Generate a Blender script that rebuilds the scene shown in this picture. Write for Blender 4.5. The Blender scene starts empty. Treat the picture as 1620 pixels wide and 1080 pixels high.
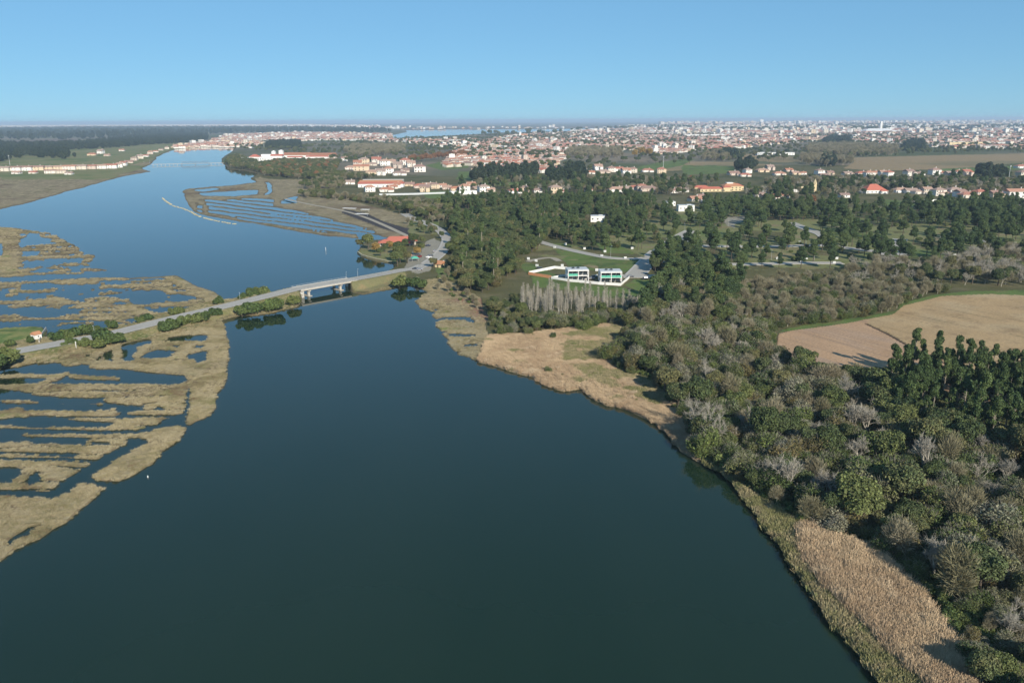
import bpy, math, random
import numpy as np
from mathutils import Vector, Matrix

# ------------------------------------------------------------------ camera
SC = bpy.context.scene
FPX, W0, H0 = 1260.0, 1620.0, 1080.0
CAMH, PITCH, ROLL = 100.0, math.radians(15.50), math.radians(0.265)
_F = np.array([0, math.cos(PITCH), -math.sin(PITCH)])
_R0 = np.array([1.0, 0, 0]); _U0 = np.array([0, math.sin(PITCH), math.cos(PITCH)])
CR = math.cos(ROLL)*_R0 - math.sin(ROLL)*_U0
CU = math.cos(ROLL)*_U0 + math.sin(ROLL)*_R0
cam = bpy.data.cameras.new('camera'); camo = bpy.data.objects.new('camera', cam)
SC.collection.objects.link(camo); SC.camera = camo
m = Matrix.Identity(4)
for i in range(3):
    m[i][0] = CR[i]; m[i][1] = CU[i]; m[i][2] = -_F[i]
m[0][3], m[1][3], m[2][3] = 0, 0, CAMH
camo.matrix_world = m
cam.sensor_width = 36; cam.lens = 36*FPX/W0
cam.clip_start = 1; cam.clip_end = 120000

# ------------------------------------------------------------------ sky, sun, exposure
SUN_EL = math.radians(27); SUN_AZ = math.radians(155)      # azimuth clockwise from +Y: behind the camera, to the right
wd = bpy.data.worlds.new('World'); SC.world = wd; wd.use_nodes = True
nt = wd.node_tree; bg = nt.nodes['Background']
sk = nt.nodes.new('ShaderNodeTexSky'); sk.sky_type = 'NISHITA'; sk.sun_disc = False
sk.sun_elevation = SUN_EL; sk.sun_rotation = SUN_AZ
sk.air_density = 0.7; sk.dust_density = 0.0; sk.ozone_density = 10.0; sk.altitude = 100
gm = nt.nodes.new('ShaderNodeGamma'); gm.inputs[1].default_value = .42; nt.links.new(sk.outputs[0], gm.inputs[0])
vm = nt.nodes.new('ShaderNodeVectorMath'); vm.operation = 'MULTIPLY'; vm.inputs[1].default_value = (1.52, 2.32, 2.66)
nt.links.new(gm.outputs[0], vm.inputs[0]); nt.links.new(vm.outputs[0], bg.inputs[0]); bg.inputs[1].default_value = 0.10
sun = bpy.data.lights.new('sun', 'SUN'); sun.energy = 5.0; sun.angle = math.radians(0.5); sun.color = (1.0, 0.92, 0.79)
suno = bpy.data.objects.new('sun', sun); SC.collection.objects.link(suno)
sd = Vector((math.sin(SUN_AZ)*math.cos(SUN_EL), math.cos(SUN_AZ)*math.cos(SUN_EL), math.sin(SUN_EL)))
suno.rotation_euler = sd.to_track_quat('Z', 'Y').to_euler(); suno.location = (0, 0, 300)
SC.view_settings.view_transform = 'Standard'; SC.view_settings.look = 'None'
SC.view_settings.exposure = 0.3; SC.view_settings.gamma = 1.0
SC.render.engine = 'CYCLES'
SC.cycles.max_bounces = 6; SC.cycles.diffuse_bounces = 2; SC.cycles.glossy_bounces = 3
SC.cycles.transmission_bounces = 2; SC.cycles.volume_bounces = 0; SC.cycles.transparent_max_bounces = 4
SC.cycles.use_denoising = True
SC.cycles.use_adaptive_sampling = True; SC.cycles.adaptive_threshold = 0.02

# ------------------------------------------------------------------ small tools
rng = np.random.default_rng(11); random.seed(5)
COL = SC.collection

def unproj(px, py, z=0.0):
    px = np.asarray(px, float); py = np.asarray(py, float)
    x = (px-W0/2)/FPX; y = (H0/2-py)/FPX
    d = _F[None, :] + x.reshape(-1, 1)*CR + y.reshape(-1, 1)*CU
    t = (z-CAMH)/d[:, 2]
    return d[:, 0]*t, d[:, 1]*t
def at(px, py, z=0.0):
    x, y = unproj([px], [py], z); return float(x[0]), float(y[0])
def proj(x, y, z=0.0):
    x = np.asarray(x, float); y = np.asarray(y, float); z = np.asarray(z, float)-CAMH
    d = x*_F[0]+y*_F[1]+z*_F[2]; d = np.maximum(d, 1.0)
    return W0/2+FPX*(x*CR[0]+y*CR[1]+z*CR[2])/d, H0/2-FPX*(x*CU[0]+y*CU[1]+z*CU[2])/d, d

def tag(o, label=None, cat=None, group=None, kind=None):
    if label: o['label'] = label
    if cat: o['category'] = cat
    if group: o['group'] = group
    if kind: o['kind'] = kind
    return o

def hash2(ix, iy, seed):
    h = (ix.astype(np.int64)*374761393 + iy.astype(np.int64)*668265263 + seed*1274126177) & 0xffffffff
    h = ((h ^ (h >> 13))*1274126177) & 0xffffffff
    h = (h ^ (h >> 16)) & 0xffffff
    return h/float(0xffffff)
def vnoise(x, y, seed=0):
    xi = np.floor(x); yi = np.floor(y); fx = x-xi; fy = y-yi
    fx = fx*fx*(3-2*fx); fy = fy*fy*(3-2*fy)
    a = hash2(xi, yi, seed); b = hash2(xi+1, yi, seed); c = hash2(xi, yi+1, seed); d = hash2(xi+1, yi+1, seed)
    return (a*(1-fx)+b*fx)*(1-fy)+(c*(1-fx)+d*fx)*fy
def fbm(x, y, seed=0, n=3):
    s = 0; a = 1; t = 0
    for i in range(n):
        s = s+a*vnoise(x*2**i, y*2**i, seed+i*17); t += a; a *= .5
    return s/t*2-1            # -1..1

def pip(poly, X, Y):
    P = np.asarray(poly, float); out = np.zeros(X.shape, bool)
    sel = (X >= P[:, 0].min()) & (X <= P[:, 0].max()) & (Y >= P[:, 1].min()) & (Y <= P[:, 1].max())
    if not sel.any(): return out
    x = X[sel]; y = Y[sel]; r = np.zeros(x.shape, bool)
    for (x1, y1), (x2, y2) in zip(P, np.roll(P, -1, 0)):
        if y1 == y2: continue
        c = (y1 > y) != (y2 > y)
        r ^= c & (x < (x2-x1)*(y-y1)/(y2-y1)+x1)
    out[sel] = r
    return out
def seg_dist(pts, X, Y, lim=60.0):
    """distance to a polyline and the position along it (index + fraction)"""
    D = np.full(X.shape, 1e9); T = np.zeros(X.shape)
    P = np.asarray(pts, float)[:, :2]
    for i in range(len(P)-1):
        (x1, y1), (x2, y2) = P[i], P[i+1]
        sel = (X > min(x1, x2)-lim) & (X < max(x1, x2)+lim) & (Y > min(y1, y2)-lim) & (Y < max(y1, y2)+lim)
        if not sel.any(): continue
        dx, dy = x2-x1, y2-y1; L2 = dx*dx+dy*dy+1e-9
        t = np.clip(((X[sel]-x1)*dx+(Y[sel]-y1)*dy)/L2, 0, 1)
        d = np.hypot(X[sel]-x1-t*dx, Y[sel]-y1-t*dy)
        dd = D[sel]; better = d < dd; dd[better] = d[better]; D[sel] = dd
        tt = T[sel]; tt[better] = i+t[better]; T[sel] = tt
    return D, T

class MB:
    """collects shapes and links them as ONE mesh object"""
    def __init__(s): s.v = []; s.f = []; s.n = 0
    def add(s, verts, faces):
        s.v += [tuple(p) for p in verts]; s.f += [tuple(i+s.n for i in f) for f in faces]; s.n += len(verts); return s
    def box(s, c, d, rz=0.0, taper=1.0):
        x, y, z = c; a, b, h = d[0]/2, d[1]/2, d[2]/2; cs, sn = math.cos(rz), math.sin(rz); vs = []
        for k, (sx, sy, sz) in enumerate([(-1,-1,-1),(1,-1,-1),(1,1,-1),(-1,1,-1),(-1,-1,1),(1,-1,1),(1,1,1),(-1,1,1)]):
            t = taper if sz > 0 else 1
            px, py = sx*a*t, sy*b*t
            vs.append((x+px*cs-py*sn, y+px*sn+py*cs, z+sz*h))
        return s.add(vs, [(0,3,2,1),(4,5,6,7),(0,1,5,4),(1,2,6,5),(2,3,7,6),(3,0,4,7)])
    def gable(s, c, d, over=.4, hip=0.0, th=.15):
        """roof: ridge along x, base centre c, size d = (length, width, rise); hip pulls the ridge ends in"""
        x, y, z = c; a, b, h = d[0]/2+over, d[1]/2+over, d[2]
        r = a-hip*b
        vs = [(x-a,y-b,z),(x+a,y-b,z),(x+a,y+b,z),(x-a,y+b,z),(x-r,y,z+h),(x+r,y,z+h)]
        lo = [(p[0],p[1],p[2]-th) for p in vs[:4]]
        return s.add(vs+lo, [(0,1,5,4),(2,3,4,5),(1,2,5),(3,0,4),(0,6,7,1),(1,7,8,2),(2,8,9,3),(3,9,6,0),(6,9,8,7)])
    def cone(s, p0, p1, r0, r1, n=6):
        p0 = np.array(p0, float); p1 = np.array(p1, float); d = p1-p0; L = np.linalg.norm(d)+1e-9; d /= L
        a = np.cross(d, [0, 0, 1.0] if abs(d[2]) < .9 else [1.0, 0, 0]); a /= np.linalg.norm(a); b = np.cross(d, a)
        vs = []
        for p, r in ((p0, r0), (p1, r1)):
            for k in range(n):
                t = 2*math.pi*k/n; vs.append(tuple(p+r*(math.cos(t)*a+math.sin(t)*b)))
        fs = [(k, (k+1) % n, n+(k+1) % n, n+k) for k in range(n)]
        fs.append(tuple(range(n))[::-1]); fs.append(tuple(range(n, 2*n)))
        return s.add(vs, fs)
    def mesh(s, name, mats):
        me = bpy.data.meshes.new(name); me.from_pydata(s.v, [], s.f); me.update()
        for q in (mats if isinstance(mats, (list, tuple)) else [mats]): me.materials.append(q)
        return me
    def build(s, name, mats, parent=None, loc=(0, 0, 0), rz=0.0):
        return link(name, s.mesh(name, mats), parent, loc, rz)
def link(name, me, parent=None, loc=(0, 0, 0), rz=0.0, scl=None):
    o = bpy.data.objects.new(name, me); COL.objects.link(o)
    o.location = loc; o.rotation_euler = (0, 0, rz)
    if scl is not None: o.scale = scl
    if parent is not None: o.parent = parent
    return o
def empty(name, loc, rz=0.0, scl=1.0):
    o = bpy.data.objects.new(name, None); COL.objects.link(o); o.empty_display_size = 1
    o.location = loc; o.rotation_euler = (0, 0, rz); o.scale = (scl, scl, scl) if not isinstance(scl, (tuple, list)) else scl
    return o
def copy_tree(o, parent=None):
    c = o.copy(); COL.objects.link(c)
    if parent is not None: c.parent = parent
    for ch in o.children: copy_tree(ch, c)
    return c
def np_mesh(name, V, F, mats):
    """F: (n,k) int array, all faces with k corners"""
    me = bpy.data.meshes.new(name); k = F.shape[1]
    me.vertices.add(len(V)); me.vertices.foreach_set('co', np.ascontiguousarray(V, dtype=np.float32).ravel())
    me.loops.add(F.size); me.loops.foreach_set('vertex_index', np.ascontiguousarray(F, dtype=np.int32).ravel())
    me.polygons.add(len(F)); me.polygons.foreach_set('loop_start', np.arange(0, F.size, k, dtype=np.int32))
    me.update(calc_edges=True)
    for q in (mats if isinstance(mats, (list, tuple)) else [mats]): me.materials.append(q)
    return me

# ------------------------------------------------------------------ materials
def new_mat(name):
    m = bpy.data.materials.new(name); m.use_nodes = True
    return m, m.node_tree.nodes, m.node_tree.links, m.node_tree.nodes['Principled BSDF']
def noise_node(N, L, scale, detail=4, vec=None, rough=.6):
    t = N.new('ShaderNodeTexNoise'); t.inputs['Scale'].default_value = scale; t.inputs['Detail'].default_value = detail
    t.inputs['Roughness'].default_value = rough
    if vec is not None: L.new(vec, t.inputs['Vector'])
    return t
def ramp_node(N, cols, pos=None, interp='LINEAR'):
    r = N.new('ShaderNodeValToRGB'); e = r.color_ramp.elements; r.color_ramp.interpolation = interp
    n = len(cols); pos = pos or [i/(n-1) for i in range(n)]
    while len(e) < n: e.new(0.5)
    for i, c in enumerate(cols): e[i].position = pos[i]; e[i].color = (*c, 1)
    return r
def scale_col(N, L, col, fac, lo, hi):
    mr = N.new('ShaderNodeMapRange'); mr.inputs['To Min'].default_value = lo; mr.inputs['To Max'].default_value = hi
    L.new(fac, mr.inputs['Value'])
    v = N.new('ShaderNodeVectorMath'); v.operation = 'SCALE'; L.new(col, v.inputs[0]); L.new(mr.outputs[0], v.inputs['Scale'])
    return v.outputs[0]
def mat_plain(name, col, rough=.8, var=.25, nscale=1.0, metallic=0.0, rnd=None):
    """flat colour broken up by noise; rnd = list of colours picked per object"""
    m, N, L, B = new_mat(name)
    g = N.new('ShaderNodeNewGeometry'); nz = noise_node(N, L, nscale, 5, g.outputs['Position'])
    if rnd:
        oi = N.new('ShaderNodeObjectInfo'); r = ramp_node(N, rnd, interp='CONSTANT' if len(rnd) > 2 else 'LINEAR', pos=[i/len(rnd) for i in range(len(rnd))]); L.new(oi.outputs['Random'], r.inputs[0]); c = r.outputs[0]
    else:
        rg = N.new('ShaderNodeRGB'); rg.outputs[0].default_value = (*col, 1); c = rg.outputs[0]
    L.new(scale_col(N, L, c, nz.outputs['Fac'], 1-var*1.5, 1+var*1.5), B.inputs['Base Color'])
    B.inputs['Roughness'].default_value = rough; B.inputs['Metallic'].default_value = metallic
    return m
def mat_leaf(name, cols, isl=(.55, 1.45), rough=.75, spec=.25, vnz=.35, soft=0.0, drift=0.0):
    """cols: ramp over the per-object random value; each leaf clump varies a little too"""
    m, N, L, B = new_mat(name)
    oi = N.new('ShaderNodeObjectInfo'); g = N.new('ShaderNodeNewGeometry')
    r = ramp_node(N, cols); 
    nz = noise_node(N, L, .35, 3, g.outputs['Position'])
    ad = N.new('ShaderNodeMath'); ad.operation = 'MULTIPLY_ADD'; L.new(nz.outputs['Fac'], ad.inputs[0]); ad.inputs[1].default_value = vnz; L.new(oi.outputs['Random'], ad.inputs[2])
    sb = N.new('ShaderNodeMath'); sb.operation = 'SUBTRACT'; L.new(ad.outputs[0], sb.inputs[0]); sb.inputs[1].default_value = vnz/2; sb.use_clamp = True
    L.new(sb.outputs[0], r.inputs[0])
    if drift:      # colour follows broad drifts over the ground more than the single plant
        n2 = noise_node(N, L, drift, 4, g.outputs['Position'], .65); m2 = N.new('ShaderNodeMapRange'); m2.inputs['From Min'].default_value = .3; m2.inputs['From Max'].default_value = .7; L.new(n2.outputs['Fac'], m2.inputs['Value'])
        m3 = N.new('ShaderNodeMath'); m3.operation = 'MULTIPLY_ADD'; L.new(oi.outputs['Random'], m3.inputs[0]); m3.inputs[1].default_value = .3; L.new(m2.outputs[0], m3.inputs[2])
        m4 = N.new('ShaderNodeMath'); m4.operation = 'SUBTRACT'; m4.use_clamp = True; L.new(m3.outputs[0], m4.inputs[0]); m4.inputs[1].default_value = .15; L.new(m4.outputs[0], r.inputs[0])
    c = scale_col(N, L, r.outputs[0], g.outputs['Random Per Island'], *isl)
    L.new(c, B.inputs['Base Color']); B.inputs['Roughness'].default_value = rough
    B.inputs['Specular IOR Level'].default_value = spec
    if soft:       # thin blades let light through: shade them less by their own facing
        cv = N.new('ShaderNodeVectorMath'); cv.operation = 'SCALE'; cv.inputs['Scale'].default_value = 1-soft; L.new(g.outputs['Normal'], cv.inputs[0])
        av = N.new('ShaderNodeVectorMath'); av.operation = 'ADD'; av.inputs[1].default_value = (0, 0, soft); L.new(cv.outputs[0], av.inputs[0])
        nv = N.new('ShaderNodeVectorMath'); nv.operation = 'NORMALIZE'; L.new(av.outputs[0], nv.inputs[0]); L.new(nv.outputs[0], B.inputs['Normal'])
    return m
# ------------------------------------------------------------------ terrain: what lies where (outlines read off as ground plan)
ROAD_Z = [( -260, 612, 2.6), (-60, 572, 2.7), (0, 560, 2.8), (60, 549, 2.8), (120, 538, 2.8), (180, 526.5, 2.9), (270, 504, 3.2), (360, 483, 3.8), (430, 466, 4.4),
          (470, 456.5, 4.8), (510, 449.5, 4.9), (552, 442.5, 4.8), (589, 436, 3.8), (620, 430, 2.6), (640, 426.5, 2.0), (655, 425, 1.7), (675, 417, 1.55), (688, 408, 1.5),
          (700, 397, 1.5), (706, 386, 1.5), (707, 377, 1.5), (698, 366, 1.5), (687, 359, 1.5), (672, 352, 1.5), (657, 347, 1.5), (640, 338, 1.5)]
def road3(lst): return [(*at(px, py, z), z) for px, py, z in lst]
MAIN_ROAD = road3(ROAD_Z)
def smooth(pts, k=6):
    out = []
    P = [np.array(p, float) for p in pts]; P = [2*P[0]-P[1]]+P+[2*P[-1]-P[-2]]
    for i in range(1, len(P)-2):
        for j in range(k):
            t = j/k; a, b, c, d = P[i-1], P[i], P[i+1], P[i+2]
            out.append(tuple(.5*((2*b)+(-a+c)*t+(2*a-5*b+4*c-d)*t*t+(-a+3*b-3*c+d)*t**3)))
    out.append(tuple(P[-2])); return out
MAIN_ROAD = smooth(MAIN_ROAD, 4)
def rd(px_list, z=1.45): return smooth([(*at(a, b, z), z) for a, b in px_list], 4)
STREETS = [
 ('street', rd([(1060,377),(1080,388),(1120,389),(1180,390),(1240,389.5),(1293,388),(1330,391),(1380,397),(1413,400),(1440,405)]), 7),
 ('street', rd([(1293,387),(1304,383),(1307,378),(1300,371),(1287,366),(1268,359),(1250,352)]), 8),
 ('street', rd([(1100,371),(1087,374),(1082,380),(1078,388)]), 7),
 ('street', rd([(1040,415),(1080,415),(1130,417),(1180,418),(1260,416),(1333,416)]), 6),
 ('street', rd([(1095,365),(1083,371),(1062,384),(1042,397),(1030,408),(1018,421),(1004,436)]), 11),
 ('street', rd([(820,372),(873,388),(923,400),(967,408),(1010,409),(1030,406)]), 5),
 ('street', rd([(1030,402),(1045,390),(1062,384)]), 4.5),
 ('street', rd([(1405,404),(1412,393),(1420,386),(1424,378)]), 9),
 ('street', rd([(1512,367),(1535,375),(1550,383)]), 8),
 ('street', rd([(985,437),(1010,437),(1030,437),(1050,436)]), 7),
 ('path', rd([(835,414),(850,410),(872,408),(885,413)]), 5),
 ('path', rd([(450,314),(483,322),(540,333),(575,343),(607,356),(637,370),(650,376)]), 5),
]
FIELD = [(1228,548),(1232,527),(1253,522.5),(1293,517.5),(1340,511),(1370,505),(1413,497),(1430,483),(1463,475),(1490,468),(1563,465),(1620,467),(1800,472),(2300,490),(2300,700),(1900,662),(1620,642),(1500,632),(1410,609),(1363,602),(1320,593),(1280,590),(1260,583),(1240,570)]
FIELD_R = [(1372,512),(1376,504.5),(1413,497),(1430,483),(1463,475),(1490,468),(1563,465),(1620,467),(1800,472),(2300,490),(2300,700),(1900,662),(1620,642),(1560,610),(1480,567),(1438,547)]
RIVER = [(-3000,900),(-900,520),(-400,420),(-150,365),(0,331),(40,321),(83,310),(143,293),(200,278),(240,271),(222,266),(233,263),(247,250),(257,243),(277,237),(320,233),(345,234),(370,234),(366,239),(353,250),(350,257),(360,267),(390,270),(408,275),(397,282),(410,290),
 (440,300),(480,330),(600,372),(590,378),(575,385),(566,393),(566,400),(581,407),(595,411),(619,415),(625,423),(616,430.5),(600,433),(553,441),(552,459),(558,462),(577,465),(600,460),(620,455),(645,451),(663,455),(680,461),(668,470),(657,474),(662,487),(687,493),(683,500),(693,505),(690,515),(698,525),(707,537),(727,560),(753,572),(790,580),(840,595),(860,608),(890,618),(920,615),(933,627),(963,638),(993,647),(1017,657),(1030,667),(1058,690),(1080,714),(1105,729),(1144,748),(1165,778),(1203,816),(1220,841),(1250,884),(1267,910),(1306,961),(1335,1008),(1387,1080),(1450,1180),(1560,1400),(1750,1900),(1750,9000),(-3000,9000)]
CAUSEWAY = [(-700,660),(-260,604),(-100,578),(-20,553),(0,545),(60,536),(110,526),(160,520),(205,511),(235,500),(275,491),(330,477),(380,470),(430,462),(474,452),(478,470),(476,482),(470,485),(451,489),(430,494),(407,497),(381,499),(357,505),(300,522),(240,534),(190,542),(150,549),(110,556),(70,565),(27,574),(0,578),(-100,600),(-300,640),(-700,720)]
COTTAGE_FIELD = [(-300,560),(-200,528),(-60,524),(0,519),(50,517),(72,518),(76,526),(73,536),(62,541),(40,546),(0,553),(-60,568)]
MARSH_A = [(-900,620),(-300,600),(0,572),(110,553),(240,531),(300,520),(352,507),(358,527),(363,545),(362,567),(358,585),(353,607),(337,647),(325,660),(310,665),(300,672),(277,697),(257,713),(240,732),(213,748),(190,759),(167,757),(138,752),(152,763),(162,768),(150,783),(133,800),(110,820),(90,830),(63,850),(43,857),(20,868),(0,883),(-80,930),(-200,985),(-500,1050),(-900,1000)]
MARSH_B1 = [(-700,362),(-250,358),(0,358),(23,360),(38,362),(80,367),(93,373),(100,377),(110,384),(123,389),(133,400),(152,404),(147,410),(142,416),(146,424),(168,427),(150,431),(60,434),(0,438),(-300,445),(-700,460)]
MARSH_B2 = [(-700,470),(-300,455),(0,444),(50,442),(100,440),(190,437),(215,442),(240,438),(260,436),(275,436),(283,443),(300,453),(323,457),(337,470),(350,476),(300,487),(270,493),(230,500),(205,512),(120,528),(60,536),(0,545),(-300,600),(-700,640)]
MARSH_C = [(290,303),(300,298),(335,295),(367,293),(390,290),(405,288),(410,280),(440,286),(500,285),(493,303),(473,314),(478,325),(540,337),(580,347),(640,372),(610,380),(585,378),(560,376),(540,374),(510,372),(477,367),(443,360),(400,352),(360,347),(333,342),(318,338),(307,333),(298,320),(293,313)]
PONDS_A = [
 [(23,580),(60,573),(140,573),(160,577),(213,585),(253,590),(293,592),(296,600),(267,607),(200,605),(100,604),(0,606),(-100,612),(-100,590),(0,583)],
 [(-100,620),(0,613),(37,617),(50,623),(110,627),(167,628),(160,632),(187,638),(230,640),(227,648),(187,652),(180,643),(167,647),(117,648),(37,647),(33,642),(0,648),(-100,655)],
 [(-60,670),(0,663),(20,658),(67,659),(117,663),(180,667),(167,675),(127,673),(67,673),(0,670)],
 [(0,685),(20,685),(43,688),(110,690),(140,693),(133,700),(100,700),(83,698),(50,700),(47,692),(27,692),(0,698),(-60,705)],
 [(140,697),(177,699),(173,703),(145,701)], [(200,691),(223,690),(213,697),(207,703),(202,698)], [(243,642),(255,642),(253,648),(242,647)],
 [(-60,740),(0,740),(17,738),(40,742),(22,753),(20,760),(0,758),(-60,765)], [(60,743),(68,757),(50,765),(37,762),(50,747)],
 [(63,828),(47,840),(23,855),(7,865),(5,858),(20,847),(43,832)],
 [(267,532),(330,528),(327,537),(287,540),(257,542)], [(193,538),(230,533),(240,537),(217,547),(213,567),(190,570)],
 [(163,557),(183,550),(182,570),(163,568)], [(247,552),(273,553),(267,563),(237,565),(217,563)], [(300,560),(323,553),(320,570),(310,573)],
 [(302,612),(300,640),(294,662),(287,661),(291,640),(295,615)], [(258,662),(292,659),(300,672),(280,671),(262,673),(245,675)],
 [(105,760),(133,748),(142,747),(140,752),(158,760),(168,768),(152,766),(140,762),(115,764)], [(125,560),(160,560),(158,569),(128,570)]]
LAND_A = [[(0,592),(50,590),(80,592),(100,589),(107,586),(112,587),(90,600),(65,607),(58,606),(75,597),(40,595),(0,597)], [(107,590),(140,592),(190,596),(188,599),(150,599),(105,595)], [(0,631),(40,631),(70,633),(60,636),(0,635)],[(85,633),(165,636),(160,640),(100,637)],
 [(140,575),(190,577),(195,581),(160,582),(140,580)]]
CREEKS_A = [([(287,656),(273,663),(255,672),(217,680),(167,683),(67,680),(-60,678)], 4.5), ([(83,780),(95,775),(110,760),(133,748),(160,731),(173,722),(200,708),(222,697)], 6), ([(-80,775),(0,776),(40,779),(83,780)], 4), ([(-60,722),(0,724),(70,725),(130,726),(167,727)], 3), ([(-50,712),(0,714),(60,716),(117,718)], 2.6), ([(50,656),(120,658),(180,657),(287,656)], 2.4), ([(122,552),(123,570)], 3), ([(236,538),(232,552)],3), ([(300,545),(285,562)],2)]
PONDS_B = [
 [(210,455),(253,458),(267,465),(317,468),(293,475),(233,480),(213,480),(200,470),(160,468),(110,472),(67,462),(117,458)],
 [(33,450),(160,450),(160,455),(100,458),(33,457)], [(227,487),(307,483),(290,490),(253,497),(227,495)], [(-100,505),(0,507),(30,507),(27,516),(0,518),(-100,520)],
 [(23,488),(60,485),(130,488),(110,497),(60,500),(25,497)], [(33,503),(150,505),(200,510),(167,515),(93,517),(33,515)],
 [(200,503),(243,500),(267,501),(240,508),(187,523),(153,528),(100,536),(70,536),(74,527),(76,518),(110,520),(167,515),(207,510)],
 [(32,377),(50,373),(80,377),(83,385),(30,388)], [(37,397),(50,396),(63,398),(60,403),(35,405)], [(35,413),(100,411),(123,408),(137,410),(110,413),(80,420),(37,420)],
 [(50,428),(133,422),(120,428),(60,433)], [(-20,380),(4,384),(4,402),(-20,408)], [(45,368),(65,370),(62,374),(45,374)], [(20,466),(75,462),(75,472),(18,474)],
 [(-40,457),(12,459),(5,469),(-40,470)], [(165,440),(205,443),(190,449),(150,448)], [(185,476),(205,478),(195,484),(170,483)],[(90,478),(130,470),(136,476),(110,484),(95,485)],[(270,441),(283,447),(300,459),(275,455)]]
PONDS_C = [[(305,300),(340,297),(350,299),(320,303)], [(313,305),(350,303),(405,300),(410,307),(370,310),(320,309)], [(420,287),(426,287),(428,307),(422,308)],
 [(443,318),(455,313),(470,310),(471,321),(445,322)]]
STRIPE_C = [(312,315),(350,316),(400,313),(428,313),(432,325),(450,328),(500,340),(545,352),(590,362),(606,374),(585,374),(540,369),(500,366),(450,358),(400,349),(360,342),(330,338),(315,332)]
INLET_C = [(560,366),(600,372),(612,376),(600,379),(570,377)]
REEDS = [(753,573),(766,545),(772,530),(800,528),(835,528),(870,523),(900,518),(930,512),(985,512),(992,530),(975,545),(960,560),(1000,590),(1040,605),(1060,635),(1085,660),(1100,690),(1112,706),(1108,731),(1080,716),(1058,690),(1030,668),(1017,658),(993,648),(963,639),(933,628),(920,616),(890,619),(860,609),(840,596),(790,581)]
REEDS_BIG = [(1262,842),(1275,833),(1300,838),(1340,858),(1370,868),(1410,895),(1450,930),(1470,955),(1500,1005),(1540,1080),(1600,1210),(1640,1300),(1560,1240),(1455,1080),(1410,1040),(1360,985),(1330,960),(1300,925),(1270,885)]
BANK_STRIP = [(1100,720),(1150,745),(1180,775),(1225,800),(1265,825),(1280,840),(1300,925),(1360,985),(1410,1040),(1455,1080),(1560,1240),(1700,1600),(1500,1400),(1380,1090),(1320,1010),(1250,895),(1215,840),(1160,785),(1140,755)]
PENINSULA = [(600,455),(645,446),(700,440),(735,455),(760,470),(770,500),(772,530),(766,545),(753,573),(700,545),(680,500),(650,480)]
MUD = [(545,331),(580,337),(607,350),(653,363),(664,373),(650,375),(630,369),(607,362),(587,354),(560,344),(540,336)]
LAGOON = [(618,218),(620,214),(645,209),(642,206),(700,205.5),(760,205),(900,204),(990,201.5),(1000,203),(900,208),(790,210),(700,215),(660,218)]

# ------------------------------------------------------------------ terrain grid: fine in front, coarser to the sides
az = np.concatenate([np.linspace(-80, -37, 70, endpoint=False), np.linspace(-37, 37, 1150, endpoint=False), np.linspace(37, 80, 71)])
yr = np.concatenate([np.linspace(1900, 1110, 110, endpoint=False), np.linspace(1110, 330, 800, endpoint=False), np.linspace(330, 215, 190, endpoint=False), np.linspace(215, 195, 40, endpoint=False), 190.8+4.2*np.linspace(1, 0.12, 24)**1.5])
dep = PITCH+np.arctan((yr-540)/FPX)
rr = CAMH/np.tan(dep)
A, Rr = np.meshgrid(np.radians(az), rr)
GX = Rr*np.sin(A); GY = Rr*np.cos(A)
wa = .65+0.0022*Rr
WX = GX+wa*(fbm(GX/(5+Rr*.012), GY/(5+Rr*.012), 3, 4)*1.6)
WY = GY+wa*(fbm(GX/(5+Rr*.012)+50, GY/(5+Rr*.012)+9, 7, 4)*1.6)
PX, PY, _ = proj(WX, WY, 0.5)
PXr, PYr, _ = proj(GX, GY, 1.2)
SX = GX+.4*(WX-GX); SY = GY+.4*(WY-GY); PXs, PYs, _ = proj(SX, SY, 0.5)      # gentler wandering for dug channels and dykes
land = np.ones(GX.shape, bool); zone = np.ones(GX.shape, np.int8)
def paint(poly, lnd=None, zn=None, raw=False, cond=None, dug=False):
    m = pip(poly, PXr, PYr) if raw else pip(poly, PXs, PYs) if dug else pip(poly, PX, PY)
    if cond is not None: m &= cond
    if lnd is not None: land[m] = lnd
    if zn is not None: zone[m] = zn
def stroke(pts, w, lnd, zn):
    P = [at(a, b, .5) for a, b in pts]; D, _t = seg_dist(P, SX, SY, w+30)
    m = D < w/2; land[m] = lnd
    if zn: zone[m] = zn
# zones: 1 scrub floor 2 marsh 3 reed 4 ploughed 5 stubble 6 lush grass 7 dark mud 8 gravel 9 town 10 far tan 11 far heath 12 dry lawn 13 bank 14 brown marsh 15 pink soil
paint([(-30000,400),(-30000,180),(30000,180),(30000,262),(1080,262),(700,280),(400,262),(0,262)], None, 9)
paint([(-30000,420),(-30000,262),(0,262),(150,263),(250,250),(240,275),(0,335),(-400,425)], None, 14)
paint([(0,262),(250,262),(150,285),(0,275)], None, 12)
paint([(-30000,268),(-30000,232),(0,232),(180,228),(300,222),(330,232),(240,255),(200,262),(0,262)], None, 12)
paint([(-30000,232),(-30000,222),(0,223),(120,220),(125,226),(60,231)], None, 11)
for p in ([(1347,250),(1450,247),(1620,243),(9000,235),(9000,262),(1620,258),(1563,263),(1500,268),(1430,270),(1373,270),(1333,267),(1353,257)], [(1167,243),(1290,250),(1293,256),(1230,258),(1173,253)], [(1080,256),(1160,257),(1240,262),(1147,263),(1060,262)], [(1050,266),(1080,262),(1080,270),(1040,272)]):
    paint(p, None, 10)
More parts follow.
